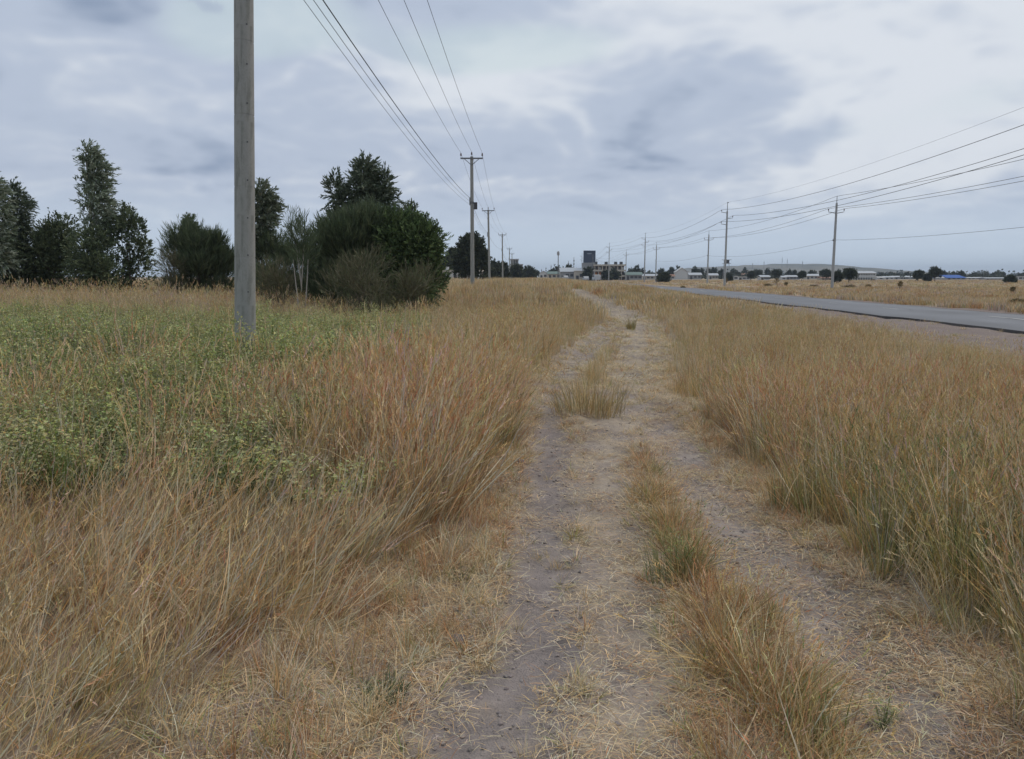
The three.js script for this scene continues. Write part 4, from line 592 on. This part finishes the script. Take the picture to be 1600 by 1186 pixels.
mast(872, 396, 255, 'tall lamp mast with oval head left of the billboard', { name: 'lamp_mast', category: 'lamp mast', lamp: true });
mast(896.5, 402, 380, 'thin bare mast between the lamp mast and the billboard');
mast(888, 408, 420, 'short bare mast right of the lamp mast');
mast(926, 397, 300, 'slender street lamp column in front of the dark billboard', { name: 'lamp_column', category: 'lamp column', r: 0.09 });
for (const [px, py] of [[853, 417], [846, 420], [861, 414]]) mast(px, py, 500, 'thin mast in the haze at the far left end of the town', { group: 'thin masts in the haze' });
// vehicles on the far road
const glass = std(0.03, 0.035, 0.04, 0.15), tyre = std(0.03, 0.03, 0.03, 0.9);
function car(px, d, turn, color, label, category, o = {}) {
  const L = o.L ?? 4.2, Wd = o.W ?? 1.75, H = o.H ?? 1.45, b = at(px, 437, d), y0 = groundH(b.x, d), t = thing(o.name ?? 'car', label, category, [b.x, y0 + 0.1, -d], 'vehicles on the far road'); t.rotation.y = turn;
  const prof = o.van ? [[-0.5, 0.22], [-0.5, 0.95], [-0.46, 1], [0.3, 1], [0.42, 0.62], [0.5, 0.52], [0.5, 0.22]] : [[-0.5, 0.25], [-0.5, 0.62], [-0.36, 0.66], [-0.26, 1], [0.12, 1], [0.26, 0.66], [0.49, 0.56], [0.5, 0.25]];
  const s = new THREE.Shape(prof.map(([x, y]) => new THREE.Vector2(x * L, y * H))), body = mesh('body', new THREE.ExtrudeGeometry(s, { depth: Wd - 0.1, bevelEnabled: true, bevelSize: 0.04, bevelThickness: 0.05, bevelSegments: 2 }).translate(0, 0, -Wd / 2 + 0.05).rotateY(-Math.PI / 2 + Math.PI), color, t);
  mesh('windscreen', box(Wd * 0.84, H * 0.26, 0.06, 0, H * 0.8, 0).rotateX(-0.5).translate(0, H * 0.12, 0).translate(0, 0, -L * 0.0), glass, t).position.set(0, -H * 0.1 - (o.van ? 0 : 0.02), (o.van ? 0.36 : 0.2) * L);
  for (const x of [-1, 1]) mesh('side_window', box(0.03, H * 0.24, L * (o.van ? 0.5 : 0.34), x * (Wd / 2 + 0.035), H * 0.8, -L * 0.06), glass, t);
  for (const x of [-1, 1]) for (const z of [-0.31, 0.31]) { const w = mesh('wheel', new THREE.CylinderGeometry(0.32, 0.32, 0.2, 16).rotateZ(Math.PI / 2), tyre, t); w.position.set(x * (Wd / 2 - 0.08), 0.32, z * L); const rim = mesh('rim', new THREE.CylinderGeometry(0.18, 0.18, 0.22, 12).rotateZ(Math.PI / 2), paint.tin, w); }
  for (const x of [-1, 1]) mesh('headlight', box(0.3, 0.14, 0.06, x * Wd * 0.34, H * 0.46, L * 0.515), paint.tin, t);
}
car(931.5, 262, 0.1, paint.white, 'white van nearest on the far road below the orange building', 'van', { van: true, L: 4.9, W: 1.9, H: 2.1, name: 'van' });
car(915, 292, 0.12, paint.white, 'white car left of the white van on the far road', 'car', { H: 1.6 });
car(883, 330, 0.25, paint.white, 'small white car farther left below the long tin-roofed shed', 'car', { H: 1.55 });
car(947, 330, 1.2, std(0.5, 0.45, 0.46, 0.4), 'pale minibus turned sideways right of the white van', 'minibus', { van: true, L: 5.4, W: 1.9, H: 2.2, name: 'minibus' });
// trees among the houses
{ const r = rng(8), TT = 'small dark trees among the houses of the far town', list = [[917, 420, 300, 14], [950, 424, 310, 16], [960, 423, 318, 10], [873, 413, 400, 16], [889, 414, 420, 9], [862, 420, 430, 12], [984, 421, 420, 8], [994, 417, 430, 9], [1003, 420, 440, 8], [1032, 419, 430, 10], [1049, 418, 460, 9], [1059, 415, 480, 9], [1086, 417, 480, 9], [1094, 421, 470, 8], [1106, 418, 500, 6], [1115, 419, 480, 8], [1126, 422, 470, 8], [1146, 420, 520, 6], [1151, 425, 480, 10], [1164, 417, 600, 7], [1199, 419, 560, 6], [1233, 424, 480, 5], [1241, 423, 480, 5], [1268, 424, 500, 10], [1311, 422, 520, 8], [1378, 427, 520, 14], [1391, 427, 560, 12], [1404, 429, 540, 10], [1419, 426, 560, 9], [1474, 425.5, 430, 6], [1490, 427, 480, 5], [1501, 425, 460, 6], [1520, 428, 480, 12], [1532, 430, 500, 10], [1553, 428, 520, 10], [1565, 426, 540, 11], [1594, 429, 500, 9]];
  for (const [px, py, d, w] of list) tree('town_tree', 'small dark tree among the houses of the far town', 'tree', px, py, d, w, { style: 'round', m: 8, n: 26, y0: 0.2, size: 0.5, trunk: 0.16, group: TT, over: { twig: 1, len: 0.8, wid: 0.5 } });
  const G = new Geo(); // a hazy belt of shrubs and hedges at the edge of the town
  for (let k = 0; k < 7000; k++) { const px = 845 + 780 * r(), d = 450 + 420 * r(), b = at(px, 432, d), n = n2(px * 0.06, 3), h = (1.2 + 3.8 * ss(-0.3, 0.9, n)) * (0.6 + 0.6 * r()), x = b.x, z = -d; for (let j = 0; j < 5; j++) { const a = r() * 7, c = vary(r, [0.055, 0.065, 0.04], 0.5); leaf(G, x + (r() - 0.5) * 3, h * r(), z + (r() - 0.5) * 3, Math.cos(a) * 0.6, 0.8, Math.sin(a) * 0.6, 1.5, 1.1, r, c); } }
  tag(mesh('distant_scrub', G.build(), crownMat), 'hazy belt of scrub and hedges behind the far houses', 'scrub', null, 'stuff'); }
{ // low hill on the horizon with masts
  const hillH = (px) => { const y = 16.5 * Math.exp(-(((px - 1225) / 105) ** 2)) + 11 * Math.exp(-(((px - 1330) / 90) ** 2)) + 7 * Math.exp(-(((px - 1120) / 60) ** 2)) + 5 * Math.exp(-(((px - 1440) / 90) ** 2)) + 1.5 * n2(px * 0.03, 1); return Math.max(0, y); };
  const p = [], c = [], idx = [], nx = 160, nz = 16, D = 2300; for (let j = 0; j <= nz; j++) for (let i = 0; i <= nx; i++) { const px = 900 + i * 5, v = j / nz, d = D - 500 + v * 1400, f = Math.sin(Math.min(1, v * 1.6) * Math.PI / 2) * ss(1.05, 0.7, v), x = (px - 800) / F * D; p.push(x, Math.max(-1, hillH(px) * D / F * f + 3 * f * n2(x * 0.01, d * 0.01) + 4 * f - 1), -d); const g = ss(-0.2, 0.5, fbm(x * 0.006, d * 0.012, 4)); c.push(...mix3([0.2, 0.18, 0.13], [0.07, 0.08, 0.06], g)); }
  for (let j = 0; j < nz; j++) for (let i = 0; i < nx; i++) { const a = j * (nx + 1) + i; idx.push(a, a + 1, a + nx + 2, a, a + nx + 2, a + nx + 1); }
  const g = new THREE.BufferGeometry(); g.setAttribute('position', new THREE.Float32BufferAttribute(p, 3)); g.setAttribute('color', new THREE.Float32BufferAttribute(c, 3)); g.setIndex(idx); g.computeVertexNormals(); tag(mesh('hill', g, new THREE.MeshStandardMaterial({ vertexColors: true, roughness: 1 })), 'low hazy hill on the horizon at the right', 'hill', null, 'structure');
  for (const [px, py] of [[1175, 411], [1193, 408], [1221, 402], [1229, 404], [1253, 408]]) mast(px, py, 2250, 'faint thin mast standing on the far hill', { y: 20, r: 0.45, group: 'masts on the hill' });
  const r = rng(91), T = new Geo(); for (let k = 0; k < 900; k++) { const px = 1000 + 600 * r(), d = 1200 + 700 * r(), x = (px - 800) / F * d, h = (5 + 6 * r()) * ss(-0.4, 0.5, n2(px * 0.05, 40)); for (let j = 0; j < 8; j++) { const a = r() * 7; leaf(T, x + (r() - 0.5) * 8, h * r(), -d + (r() - 0.5) * 8, Math.cos(a) * 0.6, 0.8, Math.sin(a) * 0.6, 4, 3.4, r, vary(r, [0.06, 0.07, 0.045], 0.4)); } }
  tag(mesh('distant_trees', T.build(), crownMat), 'far line of hazy trees before the hill', 'trees', null, 'stuff');
}
renderer.render(scene, camera);
